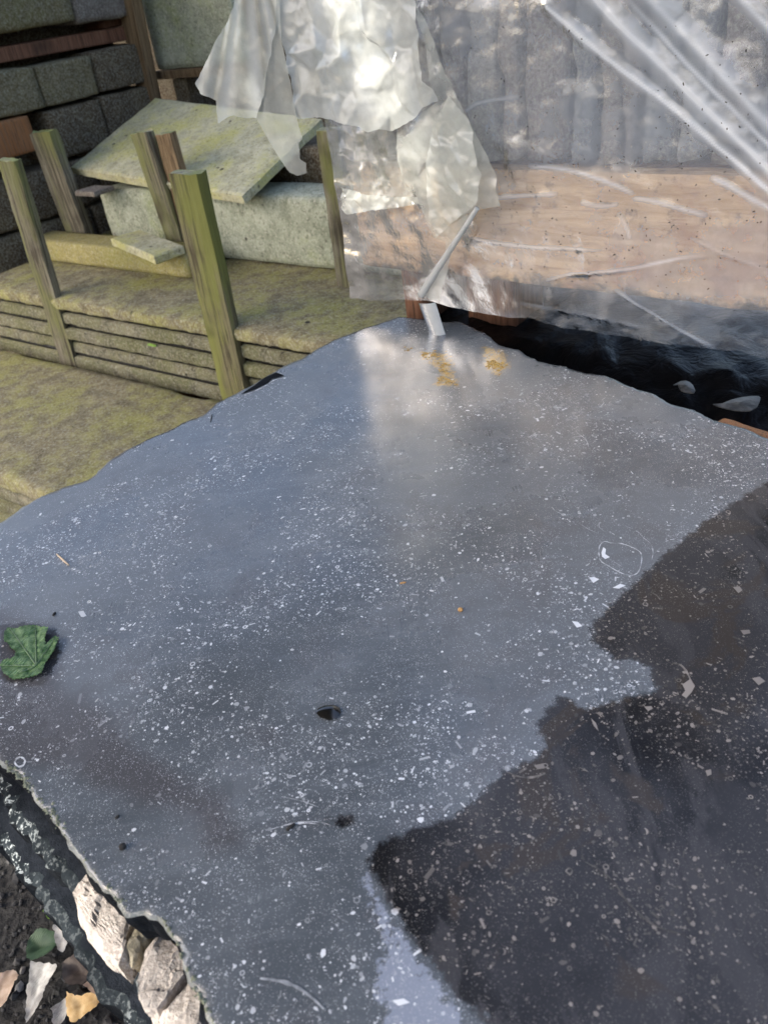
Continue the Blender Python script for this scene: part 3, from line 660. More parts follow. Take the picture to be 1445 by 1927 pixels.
for k, zg in enumerate((.630, .572, .514, .458)): ybox('spacer', -1.30, .64, .016, .76, zg-.0056, zg+.0056, M['black'], ['topmost', 'second', 'third', 'lowest'][k]+' dark packing layer in the gaps of the mossy stack', 'packing', 'packing between the mossy slabs', seg=(6, 3, 2), r=.002, amp=0.)
for i, (z0, z1, lab, of) in enumerate(mz):
    ybox('mossy_slab', -1.32, .655, of, .78, z0, z1, M['moss_slab'] if i == 0 else M['moss_edge'], lab, 'stone slab', G1, seg=(150, 10, 6), r=.016 if i == 0 else .004, amp=.0045 if i == 0 else .0026, scale=48., chip=.006)
for a in (-1.1, -.35, .4): ybox('timber_skid', a-.05, a+.05, .05, .75, .0, .400, M['wood_red'], 'dark timber skid under the %s of the mossy stack' % {-1.1: 'left end', -.35: 'middle', .4: 'right end'}[a], 'timber', 'skids under the stacks', seg=(3, 6, 3), r=.006, amp=.002)
# front low stack
G2 = 'slabs of the low stack in front of the stakes'
ybox('low_slab', -1.75, .42, -.66, -.052, .395, .450, M['moss_slab'], 'wide low mossy slab in front of the stakes, at the left edge', 'stone slab', G2, seg=(60, 16, 5), r=.014, amp=.005, scale=12., chip=.008)
for i, (z0, z1, lab) in enumerate(((.335, .388, 'second slab of the low front stack'), (.275, .328, 'third slab of the low front stack'), (.21, .268, 'fourth slab of the low front stack'))):
    ybox('low_slab', -1.75, .40, -.655, -.06, z0, z1, M['moss_edge'], lab, 'stone slab', G2, seg=(50, 8, 4), r=.012, amp=.005, scale=12., chip=.008)
for a in (-1.5, -.6, .2): ybox('timber_skid', a-.05, a+.05, -.62, -.10, .0, .209, M['wood_red'], 'dark timber skid under the %s of the low front stack' % {-1.5: 'left end', -.6: 'middle', .2: 'right end'}[a], 'timber', 'skids under the stacks', seg=(3, 6, 3), r=.006, amp=.002)
# kerb stone, small paver, standing block, tilted slab
ybox('kerb_stone', -1.30, -.355, .285, .42, .688, .772, M['kerb'], 'long yellow mossy kerb stone lying on the mossy stack', 'kerb stone', seg=(24, 6, 4), r=.010, amp=.003)
c = onz(278, 462, .80); ax2 = (np.array([.98, -.05, .0]), np.array([.30, .95, 0.]), np.array([.0, .0, 1.]))
q1, q2, q3, q4 = [onz(x, y, .806) for x, y in ((208, 448), (290, 482), (345, 462), (262, 432))]
def prism(name, top, th, mat, label=None, cat=None, group=None, parent=None, nu=14, nv=10, amp=.002, up=None, r=.006):
    """slab from four top corners (a,b,c,d in order), thickness th against its normal, with softened edges"""
    a, b, c_, d = [np.asarray(p, float) for p in top]
    n = np.cross(b-a, d-a); n /= np.linalg.norm(n)
    if n[2] < 0: n = -n
    vs = []; 
    def P(u, v): return (a*(1-u)+b*u)*(1-v)+(d*(1-u)+c_*u)*v
    us = np.concatenate([[0, .015], np.linspace(.05, .95, nu), [.985, 1]]); vv = np.concatenate([[0, .02], np.linspace(.06, .94, nv), [.98, 1]])
    for side in (0, 1):
        for y in vv:
            for x in us:
                p = P(x, y); e = min(x, 1-x, y, 1-y); dz = -r*.7*(e < .001)
                nz = fbm(p, 12., 3)*amp
                vs.append(p+n*((dz+nz) if side == 0 else (-th-dz+nz)))
    m, k = len(us), len(vv); N_ = m*k; fs = []
    g_ = grid_faces(m, k); fs += g_; fs += [tuple(i+N_ for i in f[::-1]) for f in g_]
    bd = [i for i in range(m)]+[j*m+m-1 for j in range(1, k)]+[(k-1)*m+i for i in range(m-2, -1, -1)]+[j*m for j in range(k-2, 0, -1)]
    for i in range(len(bd)):
        s, e = bd[i], bd[(i+1) % len(bd)]; fs.append((s, s+N_, e+N_, e))
    o = mesh(name, vs, fs, mat, parent, smooth=False)
    bm = bmesh.new(); bm.from_mesh(o.data); bmesh.ops.recalc_face_normals(bm, faces=bm.faces); bm.to_mesh(o.data); bm.free()
    return tag(o, label, cat, group)
prism('small_paver', (q1, q2, q3, q4), .030, M['moss_bright'], 'small mossy paver piece lying askew on the kerb stone', 'paver')
ybox('stone_block', -1.02, .44, .49, .68, .688, .925, M['pale'], 'pale green-grey upright stone block behind the stakes', 'stone block', seg=(30, 6, 8), r=.018, amp=.004)
tb = rad(17.); tn = N*math.sin(tb)+Z*math.cos(tb); T0 = yard(-.3, .43, .968)
tq = [onp(x, y, T0, tn) for x, y in ((132, 314), (455, 368), (604, 222), (292, 183))]
prism('tilted_slab', tq, .036, M['moss_bright'], 'yellow mossy slab tilted forward on top of the pale block', 'stone slab', nu=30, nv=20, amp=.003)
ybox('prop_stone', -.55, .30, .72, .98, .688, 1.02, M['wallB'], 'dark stone propping the tilted slab from behind', 'stone', seg=(12, 5, 6), r=.03, amp=.02)
c = onz(180, 362, .93); v_, f_ = rbox(np.array([c[0], c[1], .936]), AX, (.06, .05, .010), (6, 4, 2), .006, .003)
tag(mesh('stone_shim', v_, f_, M['wallC']), 'small pinkish stone shim under the left corner of the tilted slab', 'stone')

# wooden stakes
def stake(top_px, base_px, base_z, w, th, mat, label, b_top=None, twist=0., name='wooden_stake', rake=.0, plane_b=None):
    B = onz(*base_px, base_z) if plane_b is None else onp(*base_px, yard(0, plane_b), N)
    T = onp(*top_px, B, N)
    up = T-B; L = np.linalg.norm(up); up /= L
    sx = D-up*(D@up); sx /= np.linalg.norm(sx); sy = np.cross(up, sx)
    if twist: sx, sy = sx*math.cos(twist)+sy*math.sin(twist), sy*math.cos(twist)-sx*math.sin(twist)
    low = .30; B2 = B-up*low; nz = 26; vs = []; prof = []
    for i in range(5): prof.append((-1+2*i/4, -1))
    for i in range(1, 4): prof.append((1, -1+2*i/3))
    for i in range(1, 5): prof.append((1-2*i/4, 1))
    for i in range(1, 3): prof.append((-1, 1-2*i/3))
    n = len(prof)
    for k in range(nz+1):
        c_ = B2+up*(L+low)*k/nz
        for (x, y) in prof:
            g_ = noise.noise(Vector((x*3+w*90, y*3+L*10, k*.35)))*.006; rx = .93 if abs(x) == 1 and abs(y) == 1 else 1.
            vs.append(c_+sx*(x*w*.5*rx+g_*.4)+sy*(y*th*.5*rx+g_*.6)+up*(0 if k < nz else (noise.noise(Vector((x*2, y*2, w*50)))*.010)))
    side = grid_faces(n, nz+1, True); topf = tuple(nz*n+i for i in range(n))
    fs = side+[tuple(range(n))[::-1], topf]; fm = [0]*len(side)+[0, 1]
    o = mesh(name, vs, fs, [mat, M['end_grain']], fmat=fm, origin=B2)
    # grain runs along the stake: turn the object so that its local z is the stake's own axis
    R_ = Matrix((Vector(sx), Vector(sy), Vector(up))).transposed()
    inv = R_.inverted()
    for v in o.data.vertices: v.co = inv @ v.co
    o.rotation_euler = R_.to_euler()
    return tag(o, label, 'wooden stake', 'wooden stakes standing among the stacks')
stake((18, 300), (130, 668), .45, .075, .035, M['wood_grey'], 'foremost grey wooden stake at the left edge of the picture', twist=.25)
stake((352, 324), (448, 742), .45, .105, .045, M['wood_moss'], 'foremost thick mossy wooden stake nearest the fossil slab', twist=.15)
stake((82, 247), (152, 440), .7, .125, .05, M['wood_grey'], 'broad split wooden stake behind the kerb stone at left', plane_b=.46, twist=.1)
stake((268, 248), (330, 440), .7, .085, .04, M['wood_grey'], 'grey half of the paired stakes in front of the tilted slab', plane_b=.44, twist=.05)
stake((312, 250), (364, 440), .7, .075, .04, M['wood_warm'], 'brown half of the paired stakes in front of the tilted slab', plane_b=.462, twist=.05)
stake((620, 242), (655, 505), .7, .075, .045, M['wood_grey'], 'slim grey stake beside the hanging torn plastic', plane_b=.40, twist=.2)
ybox('iron_sliver', -.32, -.28, .0, .01, .56, .568, M['sprout'], 'bright green leaf tip poking from between the stacked slabs', 'leaf', seg=(4, 2, 2), r=.003, amp=.002).name = 'leaf_tip'

# dark stone wall of palletised blocks at the upper left; it faces along D
W0 = np.array([-1.0504, 3.7496, 0.])
def wbox(name, s0, s1, z0, z1, mat, label, cat, group, rec=0., depth=.28, seg=(12, 6, 8), r=.011, amp=.006, chip=.008):
    c = W0-N*((s0+s1)/2)-D*(depth/2+rec)+Z*(z0+z1)/2
    v_, f_ = rbox(c, (-N, -D, Z), ((s1-s0)/2, depth/2, (z1-z0)/2), seg, r, amp, 9., seed=s0*5+z0*3, chip=chip)
    return tag(mesh(name, v_, f_, mat, smooth=True), label, cat, group)
GW = 'dark walling blocks on pallets at upper left'
wl_ = [(-.62, -.118, 1.199, 1.356, 'wallA', 'left dark green block of the middle course in the wall'), (-.112, .17, 1.199, 1.352, 'wallA', 'centre dark green block of the middle course in the wall'), (.176, .50, 1.204, 1.362, 'wallB', 'right dark block of the middle course, beside the brown post'),
       (-.60, .158, 1.474, 1.72, 'wallA', 'dark grey-green block at the very top left'), (.164, .52, 1.462, 1.70, 'wallC', 'purple-grey block at the top beside the brown post'),
       (-.128, .155, 1.000, 1.187, 'wallB', 'dark brown block below the centre green one'), (.162, .50, 1.010, 1.192, 'wallB', 'dark block behind the tilted slab corner'),
       (-.62, -.36, .80, .99, 'wallB', 'dark block low at the left behind the stakes'), (-.35, .02, .80, .985, 'wallB', 'dark block low behind the broad stake'), (.03, .50, .80, .99, 'wallB', 'dark block low behind the tilted slab')]
for s0, s1, z0, z1, m, lab in wl_: wbox('walling_block', s0, s1, z0, z1, M[m], lab, 'stone block', GW, rec=random.uniform(0, .015))
wbox('pallet_timber', -.62, -.215, 1.06, 1.192, M['wood_orange'], 'orange-brown timber under the left green block', 'timber', 'pallet timbers in the wall', r=.006, amp=.002, chip=0)
wbox('pallet_timber', -.62, .50, 1.375, 1.43, M['wood_red'], 'red-brown pallet board in the dark gap between courses', 'timber', 'pallet timbers in the wall', rec=.06, r=.006, amp=.002, chip=0)
wbox('pallet_timber', -.30, -.18, 1.43, 1.472, M['wood_red'], 'left pallet block in the dark gap of the wall', 'timber', 'pallet timbers in the wall', rec=.10, r=.006, amp=.002, chip=0)
wbox('pallet_timber', .36, .48, 1.43, 1.460, M['wood_red'], 'right pallet block in the dark gap of the wall', 'timber', 'pallet timbers in the wall', rec=.10, r=.006, amp=.002, chip=0)
for k in range(4): wbox('walling_block', -.62+.28*k, -.35+.28*k, .40, .79, M['wallB'], ['first', 'second', 'third', 'fourth'][k]+' low footing block of the dark wall counted from the left', 'stone block', GW, seg=(6, 4, 5))
for k in range(2): wbox('walling_block', -.62+.56*k, -.07+.56*k, .0, .392, M['wallB'], ['left', 'right'][k]+' ground course block of the dark wall', 'stone block', GW, seg=(6, 4, 5))
wbox('wall_core', -.64, .50, .02, 1.74, M['wallB'], 'dark stone core behind the wall blocks', 'stone stack', None, rec=.24, depth=.4, amp=.004)
# brown post and pale slab on a board
pc = W0-N*.46+D*.075
pB = onp(283, 186, pc, N); pT = onp(244, 0, pc, N); up = (pT-pB)/np.linalg.norm(pT-pB)
sx = D-up*(D@up); sx /= np.linalg.norm(sx); sy = np.cross(up, sx)
A_ = pB-up*1.02; B_ = pT+up*.5; L = np.linalg.norm(B_-A_)
v_, f_ = rbox(np.array([0, 0, L/2]), (np.array([1., 0, 0]), np.array([0, 1., 0]), Z), (.048, .03, L/2), (4, 4, 24), .005, .003, 6.)
o = mesh('timber_post', v_, f_, M['wood_warm'], origin=np.zeros(3)); o.location = tuple(A_)
o.rotation_euler = Matrix((Vector(sx), Vector(sy), Vector(up))).transposed().to_euler(); tag(o, 'brown timber post standing beside the dark wall blocks', 'post')
gc = W0-N*.56; gl = [onp(x, y, gc, N) for x, y in ((298, 132), (470, 132), (440, -60), (262, -60))]
aL = (gl[0]-gc)@D; aR = aL+.55; zb = gl[0][2]
v_, f_ = rbox(gc+D*(aL+aR)/2+Z*(zb+.28)-N*.03, AX, ((aR-aL)/2, .03, .28), (14, 3, 14), .008, .003, 9.)
tag(mesh('pale_slab', v_, f_, M['pale'], smooth=True), 'pale green slab standing upright at the top, right of the brown post', 'stone slab')
v_, f_ = rbox(gc+D*(aL+aR)/2+Z*(zb-.020)-N*.03, AX, ((aR-aL)/2+.02, .05, .018), (14, 3, 2), .004, .002, 9.)
tag(mesh('support_board', v_, f_, M['wood_warm']), 'brown board carrying the pale upright slab', 'board')
for k, a in enumerate((aL+.10, aR-.06)):
    v_, f_ = rbox(gc+D*a+Z*(zb-.04)/2-N*.12, AX, (.05, .10, (zb-.04)/2), (3, 3, 8), .01, .004, 9.)
    tag(mesh('support_pier', v_, f_, M['wallB']), ['left', 'right'][k]+' dark stone pier under the brown board', 'stone pier', 'piers under the board')
ybox('rear_block', -.62, .62, 1.15, 1.45, 0., 1.05, M['wallB'], 'big dark stone stack standing behind the tilted slab', 'stone stack', seg=(20, 5, 14), r=.03, amp=.03)

ybox('far_stack', -2.7, .75, 1.72, 2.1, 0., 1.78, M['wallB'], 'dark stone stack farthest back behind the pale upright slab', 'stone stack', seg=(24, 5, 16), r=.03, amp=.03)
# ------------------------------------------------------------------ wrapped pallet on the right
PAX = (PD, -PN, Z)
def pbox(name, s0, s1, z0, z1, b0, b1, mat, label, cat, group=None, seg=(8, 4, 10), r=.008, amp=.003, scale=9., chip=0., smooth=True):
    v_, f_ = rbox(pal((s0+s1)/2, (z0+z1)/2, -(b0+b1)/2), PAX, ((s1-s0)/2, (b1-b0)/2, (z1-z0)/2), seg, r, amp, scale, seed=s0*9, chip=chip)
    return tag(mesh(name, v_, f_, mat, smooth=smooth), label, cat, group)
bx = [640, 700, 748, 800, 853, 918, 960, 1054, 1103, 1153, 1193, 1262, 1331, 1425, 1500, 1560, 1640]
ss = [(onp(x, 120, pal(0, 0), PN)-PO)@PD for x in bx]
cols = [((.16, .165, .175), (.24, .245, .255)), ((.20, .175, .165), (.30, .27, .25)), ((.13, .135, .15), (.20, .21, .23)), ((.22, .21, .20), (.33, .32, .31)), ((.14, .12, .115), (.25, .22, .21))]
pst = [mossy('upright_stone_%d' % i, a, b, (.26, .24, .22), .55, .75, False) for i, (a, b) in enumerate(cols)]
ordw = ['first', 'second', 'third', 'fourth', 'fifth', 'sixth', 'seventh', 'eighth', 'ninth', 'tenth', 'eleventh', 'twelfth', 'thirteenth', 'fourteenth', 'fifteenth', 'sixteenth']
hue = ['blue-grey', 'brownish', 'slate grey', 'pale grey', 'dark brown']
for i in range(len(ss)-1):
    k = (i*3+(i//4)) % 5
    pbox('upright_stone', ss[i]+.002, ss[i+1]-.002, 1.172, 1.90-.03*(i % 3), .030+random.uniform(0, .022), .62, pst[k], '%s upright stone behind the plastic, %s from the left' % (hue[k], ordw[i]), 'stone', 'upright stones wrapped on the pallet', seg=(4, 3, 22), r=.010, amp=.010, scale=11., chip=.012)
s_end = ss[-1]
pbox('pallet_plank', .015, s_end, .948, 1.166, .020, .07, M['plank'], 'broad beige timber plank seen through the plastic below the stones', 'plank', seg=(30, 2, 10), r=.006, amp=.004, smooth=False)
pbox('pallet_deck', .05, s_end-.02, 1.10, 1.165, .075, .60, M['wood_red'], 'dark pallet deck carrying the upright stones', 'pallet', seg=(12, 4, 3), r=.006, amp=.002)
for i, (s0, s1) in enumerate(((.06, .115), (.20, .33), (1.02, 1.12))):
    pbox('timber_chock', s0, s1, .786, 1.098, .16 if i else .10, .30, M['wood_red'], ['slim', 'second', 'last'][i]+' brown timber chock in the dark gap under the pallet, counted from the left', 'timber', 'chocks under the pallet', seg=(3, 3, 4), r=.005, amp=.002)
# what the pallet stands on, under a black sheet
pbox('base_stack', .06, s_end, .0, .772, .11, .72, M['wallB'], 'dark stone stack under the wrapped pallet', 'stone stack', seg=(14, 6, 10), r=.02, amp=.008)
vs = []; nu, nv = 70, 26
for j in range(nv):
    for i in range(nu):
        s = .10+(s_end+.1-.10)*i/(nu-1); b = -.10+.72*j/(nv-1); p = pal(s, 0, -b)
        h = .780+max(0, .012*fbm(p, 14., 4))+(.010*abs(math.sin(s*31+b*20+3*fbm(p, 5., 2)))) - max(0, .10-b)*.32*(1 if b < .1 else 0)
        vs.append(p+Z*h)
tag(mesh('black_sheet', vs, grid_faces(nu, nv), M['black'], smooth=True), 'crumpled black plastic sheet in the dark gap under the pallet', 'plastic sheet')
for k, (px, lab) in enumerate((([(1272, 722), (1290, 714), (1308, 720), (1312, 735), (1292, 740), (1276, 736)], 'small pale flake on the black sheet'), ([(1345, 758), (1380, 746), (1420, 745), (1440, 752), (1425, 768), (1385, 772), (1360, 768)], 'large grey film scrap on the black sheet near the right edge'))):
    P3 = list(smooth_line([onz(x, y, .803)+np.array([random.uniform(-.009, .009), random.uniform(-.009, .009), 0]) for x, y in px+px[:1]], .004, 1)[:-1]); cen = np.mean(P3, 0); n = len(P3); vs = P3+[p-Z*.002 for p in P3]+[cen+Z*.003]
    tag(mesh('film_scrap', vs, [(i, (i+1) % n, 2*n) for i in range(n)]+[(i, i+n, (i+1) % n+n, (i+1) % n) for i in range(n)]+[tuple(range(2*n-1, n-1, -1))], M['flake']), lab, 'scrap', 'film scraps')
a = onz(1352, 795, TOP-.012); b = onz(1500, 846, TOP-.012); dd = (b-a)/np.linalg.norm(b-a); sd = np.array([-dd[1], dd[0], 0]); sd = sd if sd[1] > 0 else -sd
v_, f_ = rbox((a+b)/2+dd*.12+sd*.004+Z*(-.006), (dd, sd, Z), (np.linalg.norm(b-a)/2+.12, .011, .010), (16, 3, 3), .003, .002, 30.)
tag(mesh('timber_batten', v_, f_, M['wood_orange']), 'thin orange timber batten along the right edge of the fossil slab', 'batten')

# the clear wrap: one sheet on the pallet front, with its real folds
hem = [(660, 556), (684, 557), (745, 560), (800, 563), (850, 574), (900, 582), (960, 590), (1010, 596), (1060, 614), (1120, 622), (1200, 633), (1300, 643), (1400, 660), (1445, 672), (1500, 690), (1640, 740)]
def sz(x, y, off=0.):
    p = onp(x, y, pal(0, 0, off), PN); return (p-PO)@PD, p[2]
hs = np.array([sz(x, y) for x, y in hem])
folds = [([(1040, 10), (1100, 68), (1180, 132), (1300, 222), (1445, 348), (1560, 450)], .0060, .016, 1.0), ([(1120, -20), (1150, 20), (1250, 120), (1350, 215), (1445, 305), (1560, 410)], .0105, .024, 1.0),
         ([(1175, -20), (1260, 80), (1360, 180), (1445, 262), (1560, 370)], .0035, .02, .8), ([(1215, -20), (1290, 60), (1370, 140), (1445, 222), (1560, 330)], .0105, .026, .75), ([(1385, -20), (1445, 40), (1560, 140)], .008, .022, .9),
         ([(1000, 308), (1060, 312), (1110, 325), (1160, 342), (1200, 362)], .0022, .007, .75), ([(935, 368), (1000, 364), (1058, 360)], .002, .006, .6), ([(1100, 375), (1135, 385), (1170, 380)], .0018, .006, .5), ([(1195, 368), (1250, 376), (1335, 402)], .003, .008, .6),
         ([(1168, 395), (1185, 420), (1192, 445)], .002, .006, .4), ([(1340, 328), (1390, 352), (1445, 385), (1500, 410)], .0032, .008, .7), ([(880, 440), (930, 452), (1000, 462), (1140, 466)], .002, .006, .55), ([(1028, 526), (1070, 514), (1140, 508), (1200, 500), (1285, 479), (1336, 478)], .0022, .009, .55),
         ([(1160, 540), (1200, 568), (1240, 590), (1300, 622), (1350, 650)], .0028, .010, .6), ([(880, 210), (900, 192), (950, 183), (985, 180)], .0010, .003, .3), ([(1300, 440), (1360, 470), (1445, 500)], .0025, .008, .18), ([(960, 560), (1100, 590), (1250, 618)], .003, .006, .2)]
fl = [(smooth_line([sz(x, y) for x, y in pl], .01, 2), w, h, o_) for pl, w, h, o_ in folds]
us = np.concatenate([np.arange(-.005, .40, .008), np.arange(.40, .95, .0031), np.arange(.95, s_end+.02, .014)]); nvv = 230
zt_ = 1.95; vs = []; lay = []
for s in us:
    zb_ = np.interp(s, hs[:, 0], hs[:, 1])+.004*noise.noise(Vector((s*25, 0, 0)))
    for j in range(nvv):
        u = j/(nvv-1); z = zb_+(1.50-zb_)*u/.85 if u < .85 else 1.50+(zt_-1.50)*(u-.85)/.15
        vs.append((s, z))
vs = np.array(vs); disp = np.zeros(len(vs)); lay = np.zeros(len(vs))
for pl, w, h, o_ in fl:
    dmin = np.full(len(vs), 9.); tt = np.zeros(len(vs)); m = len(pl)-1
    for i in range(m):
        a, b = pl[i], pl[i+1]; ab = b-a; t_ = np.clip(((vs-a)@ab)/(ab@ab), 0, 1); d_ = np.linalg.norm(vs-(a+t_[:, None]*ab), axis=1)
        up_ = d_ < dmin; dmin = np.where(up_, d_, dmin); tt = np.where(up_, (i+t_)/m, tt)
    tap = np.clip(np.minimum(tt, 1-tt)*6+.05, 0, 1) if w < .0045 and o_ != 1. else np.ones(len(vs))
    disp = np.maximum(disp, h*(.24 if w > .0045 else .13)*np.exp(-(dmin/(w*1.9))**2)*tap); lay = np.maximum(lay, o_*tap*(.55*np.exp(-(dmin/(w*1.1))**2)+.75*np.exp(-(dmin/(w*.42))**2) if w > .0045 else 1.1*np.exp(-(dmin/max(w*1.1, .0028))**2)))
P = []
for (s, z), d_ in zip(vs, disp):
    g_ = fbm((s*5, z*5, 4.), 1., 3)*.007+fbm((s*18, z*18, 7.), 1., 3)*.0025
    low = max(0., 1.0-z)*.12*math.sin(s*17+1.2)
    P.append(pal(s, z, .013+d_+g_+low*.5))
lay = lay*np.array([.85+.3*fbm((s*9, z*9, 1.), 1., 2) for s, z in vs])-np.array([.30*min(1., max(0., (.985-z)/.05)) for s, z in vs])
o = mesh('plastic_wrap', P, [(i*nvv+j, i*nvv+j+1, (i+1)*nvv+j+1, (i+1)*nvv+j) for i in range(len(us)-1) for j in range(nvv-1)], M['wrap'], smooth=True, attrs={'layers': lay}, origin=np.array(pal(.5, .88)))
wrap = tag(o, 'clear hazy plastic wrap stretched with diagonal folds over the stone pallet', 'plastic wrap')
e = [pal(*sz(x, y), .006)+Z*0 for x, y in ((668, 392), (671, 440), (675, 500), (681, 558))]
v_, f_ = tube(smooth_line(e, .01, 1), .0036, 6); mesh('rolled_edge', v_, f_, M['roll'], wrap, smooth=True, attrs={'layers': np.full(len(v_), .6)})
# dirt caught on the film
tv, tf = [], []
for _ in range(260):
    x = random.uniform(880, 1440); y = random.gauss(430, 90) if random.random() < .72 else random.uniform(40, 330)
    s, z = sz(x, y)
    if z < .96: continue
    c = pal(s, z, .026); r = random.uniform(.0005, .0013); i0 = len(tv); a0 = random.uniform(0, 3.1); el = random.uniform(1, 2.6)
    for i in range(5):
        th = 6.283*i/5; X_, Y_ = r*el*math.cos(th), r*math.sin(th); tv.append(c+PD*(X_*math.cos(a0)-Y_*math.sin(a0))+Z*(X_*math.sin(a0)+Y_*math.cos(a0)))
    tf.append(tuple(range(i0, i0+5)))
tag(mesh('dirt_specks', tv, tf, M['seed'], wrap), 'black dirt specks caught on the plastic wrap', kind='stuff')
# thin lid of wrap over the pallet's top
vs = []
for j in range(8):
    for i in range(30): s = -.005+(s_end+.025)*i/29; b = -.004+.66*j/7; vs.append(pal(s, 1.945+.012*fbm((s*6, b*6, 0), 1., 3), -b))
mesh('wrap_lid', vs, grid_faces(30, 8), M['wrap'], wrap, smooth=True, attrs={'layers': np.full(len(vs), .1)})

# ------------------------------------------------------------------ the torn sheet hanging at the pallet's left corner
torn = empty('torn_sheet', pal(.05, 1.10, .05)); tag(torn, 'crumpled torn milky plastic sheet hanging over the left corner of the pallet', 'plastic sheet')
waves = []
for _ in range(15):
    th = random.uniform(0, 3.14); lam = random.choice((.12, .085, .055, .035, .024, .018)); waves.append((math.cos(th), math.sin(th), lam, random.random(), lam*.105))
def crumple(s, z, seed):
    w1 = noise.noise(Vector((s*7+seed, z*7, 1.)))*.35; w2 = noise.noise(Vector((s*7, z*7+seed, 5.)))*.35; h = 0
    for a, b, lam, ph, A in waves:
        q = (a*s+b*z)/lam+ph+seed*.37+(w1*a+w2*b)*1.6; h += A*(abs((q % 1.)*2-1)-.5)
    return h
def sheet(name, px, off, amp, seed, step=.006, mat='torn', lay0=.0, shear=None, layf=None, rag=.0016, facet=0.):
    """a piece of film: its outline in the plane of the pallet front at its own distance in front of it"""
    poly = np.array([sz(x, y, off) for x, y in px])
    if facet:
        # crumpled film: flat facets between sharp creases, finely wrinkled
        rs = random.Random(seed); pts, tr = fill(dense(poly, facet*.7), facet, .45); bm = bmesh.new()
        for s, z in pts: bm.verts.new((s, z, rs.uniform(-1, 1)*amp+.012*amp/.006*fbm((s*9, z*9, seed), 1., 2)))
        bm.verts.ensure_lookup_table()
        for f in tr: bm.faces.new([bm.verts[i] for i in f])
        inner = [e for e in bm.edges if e.calc_length() > .004]; bmesh.ops.subdivide_edges(bm, edges=inner, cuts=5, use_grid_fill=True); bmesh.ops.triangulate(bm, faces=bm.faces[:])
        bm.verts.index_update(); vs = []; la = []
        for v in bm.verts:
            s, z, h = v.co; edge = rag if v.is_boundary else 0.
            s += noise.noise(Vector((s*130, z*130, seed)))*edge; z += noise.noise(Vector((s*130, z*130, seed+9)))*edge
            w = noise.fractal(Vector((s*38+seed, z*38, 2.)), 1., 2., 2)
            h += abs(w)*.0035+fbm((s*150, z*150, seed), 1., 3)*.0005
            vs.append(pal(s, z, off+h)); la.append(lay0+.25*fbm((s*12, z*12, seed+3), 1., 3)+.25*max(0, .25-abs(w)))
        fs = [tuple(v.index for v in f.verts) for f in bm.faces]; bm.free()
        return mesh(name, vs, fs, M[mat], torn, smooth=True, attrs={'layers': la})
    pl = dense(poly, step*.8)
    pl = np.array([q+np.array([noise.noise(Vector((q[0]*90, q[1]*90, seed))), noise.noise(Vector((q[0]*90, q[1]*90, seed+9)))])*rag for q in pl])
    pts, tr = fill(pl, step); vs = []; la = []
    for s, z in pts:
        h = crumple(s, z, seed)*amp+fbm((s*60, z*60, seed), 1., 3)*.0012*min(1, amp); x = off+h+(shear(s, z) if shear else 0); vs.append(pal(s, z, x)); la.append(lay0+(layf(s, z) if layf else 0))
    return mesh(name, vs, tr, M[mat], torn, smooth=True, attrs={'layers': la})
sheet('flap', [(447, -60), (440, 15), (366, 158), (378, 176), (407, 190), (412, 232), (425, 222), (440, 217), (462, 222), (482, 222), (497, 172), (520, 40), (522, -60)], .075, .10, 1., lay0=.22, shear=lambda s, z: .0022*math.sin(34*math.atan2(s+.06, 1.62-z)+2*math.sin(11*math.atan2(s+.06, 1.62-z))), layf=lambda s, z: .22*math.sin(26*math.atan2(s+.06, 1.62-z)+1.))
sheet('flap', [(505, -60), (520, 40), (482, 222), (503, 258), (525, 295), (545, 325), (560, 331), (578, 325), (576, 306), (565, 300), (562, 268), (569, 262), (560, 230), (545, 150), (531, 80), (522, -60)], .068, .10, 2., lay0=.05)
sheet('crumpled_panel', [(512, -60), (528, 80), (545, 150), (558, 224), (600, 221), (640, 230), (672, 238), (690, 250), (712, 243), (728, 250), (745, 243), (765, 232), (780, 222), (792, 204), (822, 190), (818, 168), (800, 150), (790, 90), (786, 40), (780, -60)], .060, .0068, 3., lay0=.34, facet=.033)
sheet('crumpled_panel', [(640, 226), (690, 235), (742, 246), (752, 300), (758, 342), (785, 372), (800, 386), (735, 380), (700, 394), (652, 386), (646, 350), (642, 290)], .034, .0055, 4., lay0=-.45, facet=.026)
sheet('crumpled_panel', [(642, 352), (690, 366), (740, 372), (786, 370), (788, 384), (740, 392), (700, 396), (656, 402), (645, 392)], .044, .0035, 8., lay0=.02, facet=.014)
sheet('strip', [(762, -60), (776, 10), (802, 36), (818, 80), (850, 165), (882, 218), (916, 292), (930, 332), (933, 362), (941, 388), (905, 394), (880, 402), (850, 424), (816, 448), (800, 408), (786, 372), (758, 342), (750, 300), (745, 255), (790, 215), (824, 190), (812, 150), (798, 80)], .046, .0045, 5., lay0=-.12, facet=.046)
sheet('strip', [(845, 180), (880, 230), (905, 330), (895, 385), (850, 420), (822, 446), (812, 410), (800, 330), (810, 240)], .062, .004, 6., lay0=.0, facet=.026)
sheet('strip', [(815, 447), (846, 425), (893, 396), (872, 440), (846, 480), (836, 472), (838, 455)], .058, .3, 7., step=.004, lay0=-.1)
a = [pal(*sz(x, y, .05), .06) for x, y in ((903, 388), (880, 425), (850, 470), (820, 515), (797, 552))]
v_, f_ = tube(smooth_line(a, .01, 2), np.linspace(.0045, .0085, len(smooth_line(a, .01, 2))), 9); mesh('rolled_strip', v_, f_, M['roll'], torn, smooth=True, attrs={'layers': np.full(len(v_), .2)})
sheet('strip', [(850, 475), (838, 520), (826, 566), (812, 564), (796, 554), (822, 512)], .050, .25, 9., step=.004, lay0=.0)
